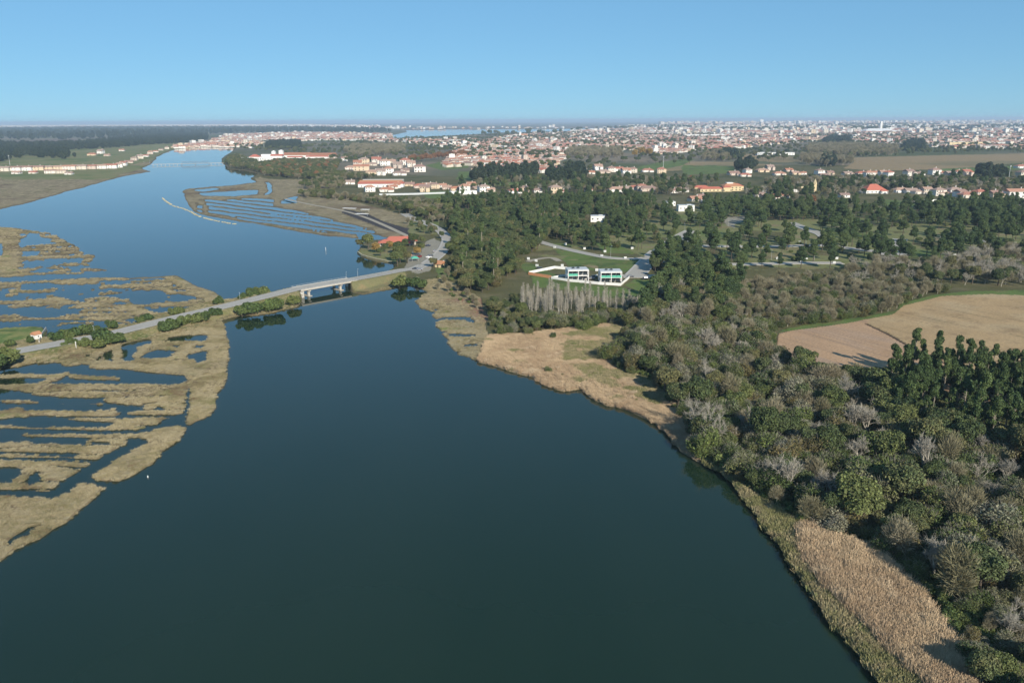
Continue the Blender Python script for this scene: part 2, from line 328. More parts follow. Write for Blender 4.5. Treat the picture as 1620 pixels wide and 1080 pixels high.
for p in ([(673,262),(720,252),(745,253),(742,266),(700,270)], [(1000,268),(1040,258),(1080,252),(1100,252),(1080,262),(1050,268),(1010,272)], [(1080,262),(1160,263),(1165,275),(1080,277)], [(727,272),(760,272),(750,286),(722,284)], [(760,288),(825,288),(820,293),(765,294)], [(670,303),(720,303),(715,315),(672,314)], [(1480,268),(1620,262),(1620,268),(1560,273),(1480,272)],
          [(1130,320),(1180,326),(1178,340),(1120,336)],[(1220,328),(1320,336),(1270,346),(1180,338)],[(985,452),(1000,443),(1032,444),(1042,452),(1010,462)],[(1395,316),(1540,326),(1560,330),(1400,326)]):
    paint(p, None, 6)
for p in ([(880,396),(1007,410),(1015,420),(1000,432),(907,428),(885,410)], [(940,385),(1045,390),(1033,404),(957,401)], [(815,415),(850,420),(900,447),(985,456),(1010,465),(900,460),(850,455)]):
    paint(p, None, 6)
paint([(930,453),(1020,463),(1022,476),(935,470)], None, 6)
scr = fbm(GX/38, GY/38, 21, 3)
paint([(1000,332),(1620,325),(9000,330),(9000,440),(1620,420),(1400,418),(1340,425),(1040,432),(1030,415),(1000,400),(960,380)], None, 12, cond=scr > -.25)
paint([(820,378),(1060,372),(1060,440),(1000,440),(830,400)], None, 12, cond=scr > .25)
paint([(1232,527),(1250,519),(1293,513),(1370,501),(1413,493),(1427,480),(1463,471),(1520,462),(1620,460),(2300,470),(2300,500),(1620,470),(1490,472),(1430,487),(1413,500),(1370,509),(1253,526)], None, 6)
paint(RIVER, False, 2); 
paint([(410,290),(405,282),(440,284),(500,284),(560,320),(640,340),(660,372),(600,372),(480,340),(440,300)], True, 14)
paint(MARSH_C, True, 14)
paint(MUD, True, 7, raw=True)
for p in PONDS_C: paint(p, False)
sx = PX; st = np.sin((PY-0.125*(PX-315))*2*math.pi/5.6 + 1.6*fbm(GX/60, GY/60, 5, 2))
paint(STRIPE_C, False, None, cond=(st+0.5*fbm(GX/22, GY/14, 15, 3) > -0.42))
paint([(330,340),(312,318),(318,312),(336,338)], True, 14); paint(INLET_C, False)
nB = fbm(GX/34, GY/13, 31, 4)
for P_ in (MARSH_B1, MARSH_B2, MARSH_A): paint(P_, True, 2)
paint(MARSH_B1, False, None, cond=(nB > .46) & (PX > 28)); paint([(-700,425),(-700,368),(-20,368),(-10,425)], False, None, cond=nB > .15)
paint(MARSH_B2, False, None, cond=(nB > .25))
sB = np.sin(PY*2*math.pi/6.5+1.5*fbm(GX/90, GY/40, 36, 3)+PX/60)+.40*fbm(GX/18, GY/9, 38, 3)
paint(MARSH_B2, False, None, cond=sB > .72); paint(MARSH_B1, False, None, cond=(sB > .78) & (PX > 28))
sA = np.sin((PY+PX*.02)*2*math.pi/11+1.3*fbm(GX/80, GY/30, 39, 3))+.35*fbm(GX/14, GY/7, 40, 3)
paint([(-900,600),(0,588),(290,590),(296,655),(260,672),(200,705),(130,745),(90,775),(0,773),(-900,800)], False, None, cond=sA > .90)
for p in PONDS_A:
    for dy in (-.8, 0, 1.0): paint([(a, b+dy) for a, b in p], False, dug=True)
for p in PONDS_B:
    for dy in (-.5, .6): paint([(a, b+dy) for a, b in p], False, dug=True)
rdg = np.abs(fbm(GX/30, GY/11, 42, 2)); rdg2 = np.abs(fbm(GX/34, GY/12, 44, 2))
paint(MARSH_B2, True, 2, cond=rdg < .05); paint(MARSH_B1, True, 2, cond=rdg < .05)
for p in LAND_A: paint(p, True, 2, dug=True)
for p, w in CREEKS_A: stroke(p, w, False, None)
nA = fbm(GX/9, GY/5, 37, 3)
paint([(255,540),(330,540),(325,585),(215,572)], False, None, cond=nA > .12)
for p, w in (([(20,630),(100,634),(165,640)], 1.2), ([(-20,650),(120,652),(235,655)], 1.0), ([(80,735),(150,742)], 1.0)): stroke(p, w, False, None)
paint([(60,560),(110,548),(150,545),(150,555),(60,575)], True, 13)
for p, w in (([(200,458),(250,456),(330,470)],4),([(0,447),(100,443),(200,440),(270,437)],6),([(60,432),(150,424),(168,427)],4),([(200,486),(250,480),(330,474)],6),([(20,484),(120,478),(200,484),(250,498)],5),([(160,452),(250,455),(300,452)],4),([(0,504),(100,502),(190,506)],4),([(0,478),(80,474),(100,478)],9),([(270,437),(300,454),(325,462),(340,474)],10)): stroke(p, w, True, 2)
for p, w in (([(186,543),(183,572)],3),([(150,560),(140,572),(200,573),(240,568),(290,575)],5),([(215,562),(235,545),(262,541),(330,540)],4),([(110,556),(118,572)],9),([(280,563),(298,545)],6),([(0,609),(100,608),(290,610)],4.5),([(0,651),(100,652),(180,653)],4.5)): stroke(p, w, True, 2)
paint(COTTAGE_FIELD, True, 6); paint(CAUSEWAY, True, 13)
nP = fbm(GX/14, GY/6, 41, 3)
paint(PENINSULA, None, 2, cond=land); paint([(655,473),(700,470),(745,500),(760,560),(720,555),(690,520),(660,488)], False, None, cond=(nP > .27))
paint(REEDS, None, 3, cond=land)
paint([(900,528),(985,516),(1000,560),(1050,610),(1080,655),(1000,628),(930,602),(890,570)], None, 13, cond=land & (fbm(GX/11, GY/9, 45, 3) > -.22))
paint(REEDS, None, 13, cond=land & (fbm(GX/13, GY/9, 47, 3) > .42)); paint(BANK_STRIP, None, 13, cond=land); paint(REEDS_BIG, None, 3, cond=land)
paint([(640,424),(655,400),(672,385),(690,378),(702,388),(697,402),(686,418),(680,430),(660,434),(642,430)], None, 8, cond=land)
paint([(566,393),(600,392),(635,395),(640,412),(620,416),(590,410),(570,402)], None, 12, cond=land)
paint([(640,345),(690,352),(700,372),(680,372),(650,372)], None, 12, cond=land)
paint([(690,425),(720,422),(722,440),(695,440)], None, 6, cond=land)
paint([(552,462),(600,462),(645,452),(640,430),(600,434),(552,444)], None, 13, cond=land)
paint(FIELD, None, 4, raw=True); paint(FIELD_R, None, 5, raw=True)
paint([(1143,346),(1180,342),(1178,350),(1160,358),(1162,362),(1150,358)], None, 8)
paint(LAGOON, False)
paint([(640,203.5),(1000,199),(1000,201),(760,204.5),(642,206)], None, 11)
paint([(0,275),(190,276),(185,283),(0,285)], True, 12)

# blur the land mask so the shoreline runs between grid points
lf = land.astype(np.float32)
for _ in range(2):
    lf[1:-1] = .25*lf[:-2]+.5*lf[1:-1]+.25*lf[2:]
    lf[:, 1:-1] = .25*lf[:, :-2]+.5*lf[:, 1:-1]+.25*lf[:, 2:]
bump = fbm(GX/1.7, GY/1.7, 51, 3); bump2 = fbm(GX/7, GY/7, 55, 3)
hz = np.full(GX.shape, 1.25)
rough = {1: .35, 2: .22, 3: .25, 13: .3, 14: .2, 12: .12, 6: .08, 7: .05, 8: .02, 4: .04, 5: .04}
for k, v in rough.items():
    s = zone == k; hz[s] = 1.2-v*(.5+.5*bump[s])-v*.6*(.5+.5*bump2[s])+(-.62 if k in (2, 14) else -.3 if k == 3 else 0)
_k = int(np.argmin([abs(proj([p[0]], [p[1]], [p[2]])[0][0]-668)+(0 if p[1] < at(668, 421, 1.5)[1]+40 else 1e3) for p in MAIN_ROAD]))
ROADS = [('road', MAIN_ROAD[:_k+1], 10.4), ('street', MAIN_ROAD[_k:], 7.0)]+STREETS
for nm, P_, w in ROADS:
    D, T = seg_dist(P_, GX, GY, 45)
    near = D < 40
    zz = np.interp(T[near], np.arange(len(P_)), np.array(P_)[:, 2])-.10-np.maximum(0, D[near]-w/2-1.2)*(.42 if nm == 'road' else .3)
    cur = hz[near]; hz[near] = np.maximum(cur, zz)
    tight = D < w/2+1.0
    zt = np.interp(T[tight], np.arange(len(P_)), np.array(P_)[:, 2])-.10
    hz[tight] = zt
GZ = -1.3+(hz+1.3)*np.clip(lf*1.0, 0, 1)
GZ = np.where(lf > .5, .02+(hz-.02)*np.clip((lf-.5)*2, 0, 1)**.6, -1.3*np.clip((.5-lf)*2, 0, 1)**.7-.02)

PAL = {0: (.05,.06,.04), 1: (.105,.10,.045), 2: (.32,.255,.145), 3: (.43,.32,.20), 4: (.42,.275,.165), 5: (.40,.28,.15), 6: (.11,.16,.045), 7: (.055,.05,.052), 8: (.27,.25,.20),
       9: (.13,.125,.08), 10: (.27,.20,.11), 11: (.16,.12,.095), 12: (.175,.18,.075), 13: (.20,.185,.085), 14: (.235,.19,.115), 15: (.35,.2,.15)}
cols = np.zeros(GX.shape+(3,), np.float32)
for k, c in PAL.items(): cols[zone == k] = c
n1 = fbm(GX/16, GY/10, 61, 4); n2 = fbm(GX/4, GY/3, 63, 3); n3 = fbm(GX/60, GY/60, 65, 3); n4 = fbm(GX/260, GY/260, 67, 3)
def blend(mask, col, amt):
    a = (np.clip(amt, 0, 1)*mask)[..., None]; cols[...] = cols*(1-a)+np.array(col, np.float32)*a
mz = np.isin(zone, (2, 14)); blend(mz, (.15,.13,.06), n1*2.0-.2); blend(mz, (.34,.29,.175), -n2*1.5-.05); blend(mz, (.13,.09,.055), n3*2.4-.55); blend((zone == 2) & pip([(640,470),(780,470),(780,560),(640,560)], PXr, PYr), (.25,.13,.09), n3*2.5+.2); blend(mz & (PX < 400), (.12,.08,.05), fbm(GX/9, GY/4, 69, 3)*2.6-.75); blend(zone == 2, (.17,.20,.05), fbm(GX/12, GY/12, 71, 3)*3-1.2)
blend(zone == 3, (.40,.25,.16), n1*1.6-.2); blend(zone == 3, (.46,.36,.23), -n1*2-.2); blend(zone == 3, (.17,.16,.06), n3*2.2-.7)
blend(zone == 13, (.11,.13,.04), n1*2.2); blend(zone == 13, (.27,.20,.10), -n2*1.5-.1)
blend(zone == 12, (.22,.18,.10), n1*2-.15); blend(zone == 12, (.10,.14,.04), -n3*2-.15)
blend(zone == 6, (.06,.09,.03), n1*1.8); blend(zone == 6, (.15,.15,.06), n2*1.6-.1); blend(zone == 6, (.12,.17,.05), -n3*1.5)
blend(zone == 1, (.15,.13,.07), n1*1.8-.1); blend(zone == 1, (.06,.07,.025), -n3*2-.1)
blend(zone == 9, (.085,.10,.04), n4*3); blend(zone == 9, (.21,.17,.12), -n4*2.4-.2)
blend(zone == 10, (.19,.16,.085), n4*2.5-.1)
# the ploughed part: greyer dry crust in drawn-out drifts
fx = (GX*math.cos(.5)+GY*math.sin(.5)); fy = (-GX*math.sin(.5)+GY*math.cos(.5))
blend(zone == 4, (.33,.25,.195), fbm(fx/14, fy/50, 73, 3)*2.2-.05); blend(zone == 4, (.41,.27,.165), fbm(fx/3.0, fy/70, 77, 2)*1.6-.1); blend(zone == 4, (.24,.17,.12), fbm(fx/1.2, fy/60, 78, 2)*1.4-.3)
blend(zone == 5, (.40,.30,.175), fbm(GX/24, GY/18, 79, 4)*1.6-.1); blend(zone == 5, (.20,.15,.08), fbm(fx/1.6, fy/40, 84, 2)*1.5-.45); blend(zone == 5, (.26,.18,.10), fbm(GX/6, GY/5, 81, 4)*1.7-.35)
ditch = [at(a, b, 1.2) for a, b in ((1371,512),(1405,528),(1438,547),(1480,567),(1530,590))]
D, T = seg_dist(ditch, GX, GY, 6); dm = (D < .9) & np.isin(zone, (4, 5)); cols[dm] = (.07,.05,.035); GZ[dm] -= .35
# shore edge: wet mud
cf = pip(COTTAGE_FIELD, PX, PY); blend(cf & (zone == 6), (.22,.22,.08), n2*1.5+.45)
edge = (lf < .93) & (lf > .05); blend(edge & (zone != 7), (.10,.08,.05), np.full(GX.shape, .65))

mg, N, L, B = new_mat('ground_cover')
at_ = N.new('ShaderNodeAttribute'); at_.attribute_name = 'cover'; g = N.new('ShaderNodeNewGeometry')
na = noise_node(N, L, .9, 6, g.outputs['Position'], .7); nb = noise_node(N, L, .05, 5, g.outputs['Position'])
c1 = scale_col(N, L, at_.outputs['Color'], na.outputs['Fac'], .35, 1.65); c2 = scale_col(N, L, c1, nb.outputs['Fac'], .75, 1.25)
L.new(c2, B.inputs['Base Color']); B.inputs['Roughness'].default_value = .95; B.inputs['Specular IOR Level'].default_value = .1
bp = N.new('ShaderNodeBump'); bp.inputs['Strength'].default_value = .5; bp.inputs['Distance'].default_value = .35; L.new(na.outputs['Fac'], bp.inputs['Height']); L.new(bp.outputs[0], B.inputs['Normal'])

nr, nc = GX.shape
ids = np.arange(nr*nc).reshape(nr, nc)
Q = np.stack([ids[1:, :-1], ids[1:, 1:], ids[:-1, 1:], ids[:-1, :-1]], -1).reshape(-1, 4)
# row 0 is nearest the camera (small radius): order so that normals point up
Q = np.stack([ids[:-1, :-1], ids[:-1, 1:], ids[1:, 1:], ids[1:, :-1]], -1).reshape(-1, 4)
zf = zone.reshape(-1); Vz = GZ.reshape(-1)
deep = (Vz[Q] < -.9).all(1); Q = Q[~deep]
qz = zf[Q].max(1)
VV = np.stack([GX, GY, GZ], -1).reshape(-1, 3); CC = np.concatenate([cols.reshape(-1, 3), np.ones((nr*nc, 1))], 1).astype(np.float32)
split = [('marsh', (2, 14), 'tan salt marsh with brackish ponds on both sides of the causeway'), ('reed_ground', (3,), 'pinkish dry reed ground along the right river bank'), ('ploughed_field', (4,), 'bare pinkish ploughed field'),
         ('stubble_field', (5,), 'tan stubble field behind the tall dark trees'), ('mudflat', (7,), 'dark mud field by the upper marsh')]
used = np.zeros(len(Q), bool)
def cut(name, sel, lab):
    F = Q[sel]
    if len(F) == 0: return
    u, inv = np.unique(F, return_inverse=True)
    me = np_mesh(name, VV[u], inv.reshape(F.shape), mg)
    ca = me.color_attributes.new('cover', 'FLOAT_COLOR', 'POINT'); ca.data.foreach_set('color', CC[u].ravel())
    me.shade_smooth()
    tag(link(name, me), lab, kind='structure')
for name, zs, lab in split:
    s = np.isin(qz, zs); used |= s; cut(name, s, lab)
cut('ground', ~used, 'river plain of grass, scrub and farmland reaching the horizon')

def zat(x, y, edge=.85):
    """terrain zone, land flag and height at world points"""
    x = np.asarray(x, float); y = np.asarray(y, float)
    a = np.degrees(np.arctan2(x, y)); r = np.hypot(x, y)
    ci = np.clip(np.searchsorted(az, a), 1, len(az)-1); ri = np.clip(np.searchsorted(rr, r), 1, len(rr)-1)
    ci -= (a-az[ci-1] < az[ci]-a).astype(int); ri -= (r-rr[ri-1] < rr[ri]-r).astype(int)
    return zone[ri, ci], land[ri, ci] & (lf[ri, ci] > edge), GZ[ri, ci]

# ------------------------------------------------------------------ water
mw, N, L, B = new_mat('river_water')
B.inputs['IOR'].default_value = 1.33
g = N.new('ShaderNodeNewGeometry'); wn = noise_node(N, L, .45, 3, g.outputs['Position']); wb = N.new('ShaderNodeBump'); wb.inputs['Strength'].default_value = .035; wb.inputs['Distance'].default_value = .06
L.new(wn.outputs['Fac'], wb.inputs['Height']); L.new(wb.outputs[0], B.inputs['Normal'])
mp = N.new('ShaderNodeMapping'); mp.inputs['Scale'].default_value = (1, .35, 1); mp.inputs['Rotation'].default_value = (0, 0, .5); L.new(g.outputs['Position'], mp.inputs['Vector'])
wl = noise_node(N, L, .014, 5, mp.outputs[0]); cr = ramp_node(N, [(.008,.023,.012), (.012,.028,.016)], [.35, .65]); L.new(wl.outputs['Fac'], cr.inputs[0])
sh = N.new('ShaderNodeAttribute'); sh.attribute_name = 'shallows'; mx = N.new('ShaderNodeMix'); mx.data_type = 'RGBA'; mx.inputs[7].default_value = (.045, .045, .022, 1)
L.new(sh.outputs['Fac'], mx.inputs[0]); L.new(cr.outputs[0], mx.inputs[6]); L.new(mx.outputs[2], B.inputs['Base Color'])
rm = N.new('ShaderNodeMapRange'); rm.inputs['From Min'].default_value = .35; rm.inputs['From Max'].default_value = .7; rm.inputs['To Min'].default_value = .015; rm.inputs['To Max'].default_value = .08; L.new(wl.outputs['Fac'], rm.inputs['Value']); L.new(rm.outputs[0], B.inputs['Roughness'])
S_ = 60000
sf = land.astype(np.float32)
for _ in range(14):
    sf[1:-1] = .25*sf[:-2]+.5*sf[1:-1]+.25*sf[2:]; sf[:, 1:-1] = .25*sf[:, :-2]+.5*sf[:, 1:-1]+.25*sf[:, 2:]
jj, ii = np.meshgrid(np.arange(0, nc-2, 2), np.arange(0, nr-2, 2))
WQ = np.stack([ids[ii, jj], ids[ii, jj+2], ids[ii+2, jj+2], ids[ii+2, jj]], -1).reshape(-1, 4)
WQ = WQ[(Vz[WQ] < .3).any(1)]; u, inv = np.unique(WQ, return_inverse=True); V = VV[u].copy(); V[:, 2] = 0; n0 = len(V)
me = np_mesh('river', np.concatenate([V, [[-S_,-2000,-.03],[S_,-2000,-.03],[S_,S_,-.03],[-S_,S_,-.03]]]), np.concatenate([inv.reshape(WQ.shape), [[n0, n0+1, n0+2, n0+3]]]), mw)
at2 = me.attributes.new('shallows', 'FLOAT', 'POINT'); at2.data.foreach_set('value', np.r_[np.clip(sf.reshape(-1)[u]*1.1, 0, .55), [0]*4].astype(np.float32))
tag(link('river', me), 'wide calm blue-green river', kind='structure')

# ------------------------------------------------------------------ roads
masph = mat_plain('asphalt', (.36,.335,.29), .9, .12, .7)
mpath = mat_plain('path_gravel', (.33,.29,.22), .95, .2, .8)
mline = mat_plain('road_paint', (.75,.75,.72), .7, .1, 2)
mkerb = mat_plain('kerb_concrete', (.42,.40,.36), .9, .12, 1.5)
def ribbon(P_, w, dz=0.0, off=0.0, t0=None):
    P3 = np.array(P_, float); d = np.gradient(P3[:, :2], axis=0); d /= np.linalg.norm(d, axis=1)[:, None]+1e-9
    nrm = np.stack([-d[:, 1], d[:, 0]], 1)
    l = np.c_[P3[:, :2]+nrm*(off+w/2), P3[:, 2]+dz]; r = np.c_[P3[:, :2]+nrm*(off-w/2), P3[:, 2]+dz]
    V = np.concatenate([r, l]); n = len(P3)
    return V, np.array([[i, i+1, n+i+1, n+i] for i in range(n-1)])
for ri_, (nm, P_, w) in enumerate(ROADS):
    V, F = ribbon(P_, w, .007*ri_); me = np_mesh(nm, V, F, mpath if nm == 'path' else masph); tag(link(nm, me), None, kind='structure')
    if nm == 'path': continue
    mb = MB()
    if nm == 'road':
        for s in (-1, 1):
            V, F = ribbon(P_, .18, .006, s*3.8); mb.add(V, F.tolist())
        V, F = ribbon(P_, .14, .006, 0)
        mb.add(V, [f for i, f in enumerate(F.tolist()) if i % 2 == 0])
        mb.build('road_markings', mline)['kind'] = 'structure'
    mk = MB()
    for s in (-1, 1):
        if nm == 'road': continue
        o = s*(w/2+.7)
        V, F = ribbon(P_, 1.4, .12, o); V2, F2 = ribbon(P_, 1.4, -.1, o); k = len(V)//2; n = len(V)
        free = np.ones(n, bool)
        for j_, (nm2, Q_, w2) in enumerate(ROADS):
            if j_ != ri_: free &= seg_dist(Q_, V[:, 0], V[:, 1], 30)[0] > w2/2
        seg = [i for i in range(k-1) if free[i] and free[i+1] and free[k+i] and free[k+i+1]]
        mk.add([tuple(p) for p in V]+[tuple(p) for p in V2], [tuple(F[i]) for i in seg]+[(i, n+i, n+i+1, i+1) for i in seg]+[(k+i, k+i+1, n+k+i+1, n+k+i) for i in seg])
    if nm != 'road' and mk.f: mk.build('pavement', mkerb)['kind'] = 'structure'
def clear_of_roads(x, y, gap=2.5):
    ok = np.ones(np.shape(x), bool)
    for nm, P_, w in ROADS:
        D, _t = seg_dist(P_, x, y, 30); ok &= D > w/2+gap
    return ok
# ------------------------------------------------------------------ foliage prototypes
R = np.random.default_rng(3)
def clumps(blobs, n, size, out=.55, shell=.62, droop=0.0, aspect=1.3, low=-1.0):
    """n leaf-sized quads spread through ellipsoid blobs (cx,cy,cz,rx,ry,rz)"""
    Bb = np.array(blobs, float); w = (Bb[:, 3]*Bb[:, 4]+Bb[:, 4]*Bb[:, 5]+Bb[:, 3]*Bb[:, 5]); w /= w.sum()
    k = R.choice(len(Bb), n, p=w); d = R.normal(size=(n, 3)); d /= np.linalg.norm(d, axis=1)[:, None]
    d[:, 2] = np.where(d[:, 2] < low, -d[:, 2], d[:, 2])
    rad = shell+(1.04-shell)*R.random(n)**.7
    c = Bb[k, :3]+d*Bb[k, 3:]*rad[:, None]
    nn = d*out+R.normal(size=(n, 3))*(1-out)*.9; nn[:, 2] += .15; nn /= np.linalg.norm(nn, axis=1)[:, None]+1e-9
    a = np.cross(nn, R.normal(size=(n, 3))); 
    if droop: a = a*(1-droop)+np.array([0, 0, 1.0])*droop*np.sign(a[:, 2:3]+1e-6)
    a /= np.linalg.norm(a, axis=1)[:, None]+1e-9; b = np.cross(nn, a); b /= np.linalg.norm(b, axis=1)[:, None]+1e-9
    s = size*(.55+.9*R.random(n))[:, None]; sa = s*aspect/2; sb = s/aspect/2; j = lambda: (.7+.6*R.random((n, 1)))
    V = np.stack([c-a*sa*j()-b*sb*j(), c+a*sa*j()-b*sb*j(), c+a*sa*j()+b*sb*j()+nn*s*.15, c-a*sa*j()+b*sb*j()], 1).reshape(-1, 3)
    return V, np.arange(4*n).reshape(-1, 4)
def tubes(segs, sides=4):
    """segs: list of (p0, p1, r0, r1) -> tapered tubes"""
    S = [(np.array(a, float), np.array(b, float), r0, r1) for a, b, r0, r1 in segs]
    p0 = np.array([s[0] for s in S]); p1 = np.array([s[1] for s in S]); r0 = np.array([s[2] for s in S]); r1 = np.array([s[3] for s in S])
    d = p1-p0; d /= np.linalg.norm(d, axis=1)[:, None]+1e-9; ref = np.where(np.abs(d[:, 2:3]) < .9, [[0, 0, 1.0]], [[1.0, 0, 0]])
    a = np.cross(d, ref); a /= np.linalg.norm(a, axis=1)[:, None]; b = np.cross(d, a); V = []
    for p, r in ((p0, r0), (p1, r1)):
        for k in range(sides):
            t = 2*math.pi*k/sides; V.append(p+r[:, None]*(math.cos(t)*a+math.sin(t)*b))
    V = np.stack(V, 1).reshape(-1, 3); n = len(S); base = (np.arange(n)*2*sides)[:, None]; F = []
    for k in range(sides): F.append(base+np.array([[k, (k+1) % sides, sides+(k+1) % sides, sides+k]]))
    return V, np.concatenate(F, 0)
def cat(*VF):
    Vs, Fs, n = [], [], 0
    for V, F in VF: Vs.append(V); Fs.append(F+n); n += len(V)
    return np.concatenate(Vs), np.concatenate(Fs)
def grow(p, d, L, r, depth, spread, up, segs, twig, nb=(3, 4), shrink=.68):
    q = p+d*L; segs.append((p, q, r, r*.62))
    if depth == 0:
        for _ in range(twig):
            e = d+R.normal(size=3)*.55; e[2] += up*.5; e /= np.linalg.norm(e); st = p+(q-p)*R.random()
            segs.append((st, st+e*L*(.5+.5*R.random()), r*.45, r*.12))
        return
    for k in range(R.integers(nb[0], nb[1]+1)):
        e = d+R.normal(size=3)*spread; e[2] += up; e /= np.linalg.norm(e)
        grow(p+(q-p)*(.55+.45*R.random()), e, L*shrink*(.8+.4*R.random()), r*.55, depth-1, spread, up, segs, twig, nb, shrink)
def limbs(h, crown0, n, reach, r=.18, lean=.1):
    top = np.array([R.normal()*lean*h*.3, R.normal()*lean*h*.3, h]); s = [(np.zeros(3)-[0, 0, .6], top*.5, r, r*.7), (top*.5, top, r*.7, r*.2)]
    for k in range(n):
        t = crown0+(1-crown0)*R.random()*.85; a = R.random()*6.283; st = top*t
        s.append((st, st+np.array([math.cos(a), math.sin(a), .35+.5*R.random()])*reach*(1.1-t*.5), r*.35, r*.08))
    return s

M_OLIVE = mat_leaf('willow_leaves', [(.20,.19,.13), (.13,.14,.05), (.055,.08,.025), (.08,.11,.03), (.15,.12,.05), (.05,.075,.025), (.12,.15,.04), (.06,.09,.03), (.21,.20,.14)], (.45, 1.5))
M_DARK = mat_leaf('evergreen_leaves', [(.04,.06,.024), (.075,.095,.03), (.12,.135,.045), (.05,.075,.028), (.13,.12,.05), (.085,.105,.042), (.05,.07,.025)], (.4, 1.7), vnz=.5)
M_EUC = mat_leaf('eucalyptus_leaves', [(.048,.08,.028), (.065,.10,.034), (.09,.125,.04)], (.4, 1.6), vnz=.5)
M_PINE = mat_leaf('pine_needles', [(.048,.078,.03), (.065,.10,.034), (.09,.12,.042)], (.45, 1.55))
M_SHRUB = mat_leaf('shrub_leaves', [(.045,.075,.022), (.075,.105,.03), (.11,.13,.04)], (.5, 1.5))
M_GREY = mat_plain('bare_twigs', (.35,.32,.26), .85, .15, .5)
M_TWIG = mat_leaf('bare_brown_twigs', [(.21,.19,.115), (.27,.24,.16), (.18,.165,.09), (.23,.20,.13)], (.7, 1.3))
M_POPLAR = mat_plain('poplar_bark', (.43,.40,.34), .85, .2, .5)
M_BARK = mat_plain('pale_bark', (.30,.26,.20), .9, .2, 1.2)
M_DBARK = mat_plain('dark_bark', (.09,.07,.05), .95, .25, 1.2)
M_REED = mat_leaf('dry_reeds', [(.62,.46,.29), (.56,.42,.265), (.45,.32,.20), (.65,.51,.34)], (.75, 1.25), .9, .1, soft=.55, drift=.05)
M_TUFT = mat_leaf('marsh_grass', [(.20,.145,.085), (.235,.21,.11), (.35,.295,.17), (.42,.36,.23), (.30,.25,.13)], (.7, 1.3), .9, .1, soft=.6, drift=.06)
M_SEDGE = mat_leaf('bank_sedge', [(.34,.29,.15), (.22,.22,.09), (.38,.31,.18), (.17,.19,.07)], (.65, 1.35), .9, .1, soft=.55, drift=.09)
M_RUST = mat_leaf('rust_leaves', [(.20,.10,.045), (.26,.13,.055)], (.5, 1.5))
M_OCHRE = mat_leaf('ochre_leaves', [(.30,.21,.055), (.27,.17,.06)], (.5, 1.5))

M_FOREST = mat_leaf('far_forest_leaves', [(.018,.032,.018), (.028,.043,.02), (.035,.05,.024)], (.5, 1.5))
PROTO = {}
def proto(kind, crown, trunk, cm, tm):
    PROTO.setdefault(kind, []).append((np_mesh(kind+'_crown', *crown, cm), np_mesh(kind+'_trunk', *trunk, tm) if trunk is not None else None))
for v in range(5):      # willow scrub: multi-stemmed, lumpy, as wide as tall
    bl = []
    for k in range(R.integers(6, 10)):
        a = R.random()*6.283; r = 2.3*R.random()**.6; z = 2.2+2.6*R.random()-r*.3
        s = .9+1.0*R.random(); bl.append((r*math.cos(a), r*math.sin(a), z, s*1.25, s*1.25, s*1.15))
    bl.append((0, 0, 1.6, 2.6, 2.6, 1.6))
    sg = []
    for k in range(6):
        a = R.random()*6.283; sg.append((np.array([0, 0, -.5]), np.array([math.cos(a)*1.5, math.sin(a)*1.5, 3.2+R.random()]), .14, .05))
    tw = [];
    for k in range(240):
        b = bl[R.integers(len(bl))]; d = R.normal(size=3); d[2] = abs(d[2])+.3; d /= np.linalg.norm(d); c = np.array(b[:3]); tw.append((c+d*b[3]*.6, c+d*b[3]*1.18, .018, .008))
    PROTO.setdefault('willow', []).append((np_mesh('willow_crown', *clumps(bl, 6500, .19, .45, .45), M_OLIVE), np_mesh('willow_trunk', *tubes(sg+tw, 3), M_GREY)))
for v in range(4):      # dark evergreen oak
    bl = [(0, 0, 5.4, 3.0, 3.0, 2.6)]
    for k in range(11):
        a = R.random()*6.283; r = 2.6*(.5+.5*R.random()); z = 3.6+3.6*R.random(); s = 1.1+.8*R.random(); bl.append((r*math.cos(a), r*math.sin(a), z, s, s, s*.85))
    proto('oak', clumps(bl, 8500, .235, .55, .6, low=-.4), tubes(limbs(6.5, .35, 7, 2.6, .28), 6), M_DARK, M_DBARK)
for v in range(6):      # eucalyptus: tall, pale pole, loose plumed crown in separate clouds
    H = 17+6*R.random(); bl = []
    for k in range(13):
        t = .46+.54*R.random()**.8; a = R.random()*6.283; r = 2.6*(1.15-t)**.6*(.25+.95*R.random()); s = (.75+.75*R.random())*(1.25-.5*t); bl.append((r*math.cos(a), r*math.sin(a), H*t, s*1.1, s*1.1, s*1.25))
    bl.append((0, 0, H*.97, .9, .9, 1.5)); bl.append((.4, 0, H*.84, 1.2, 1.2, 1.8))
    sg = limbs(H, .42, 9, 2.0, .24, .05)
    for b_ in bl[:10]: sg.append((np.array([0, 0, b_[2]*.8]), np.array(b_[:3]), .08, .03))
    proto('eucalyptus', clumps(bl, 4200, .28, .5, .35, droop=.35), tubes(sg, 5), M_EUC, M_BARK)
for v in range(4):      # pine
    H = 12+2*R.random(); bl = []
    for k in range(14):
        t = .38+.60*R.random(); a = R.random()*6.283; r = 2.9*math.sin(min(1, (1.08-t)*1.7)*1.5)*(.35+.65*R.random()); s = 1.0+.7*R.random(); bl.append((r*math.cos(a), r*math.sin(a), H*t, s*1.2, s*1.2, s*.8))
    bl.append((0, 0, H*.93, 1.2, 1.2, 1.3)); bl.append((0, 0, H*.7, 1.9, 1.9, 2.4))
    proto('pine', clumps(bl, 5000, .29, .5, .5), tubes(limbs(H, .4, 9, 2.6, .24, .06), 6), M_PINE, M_DBARK)
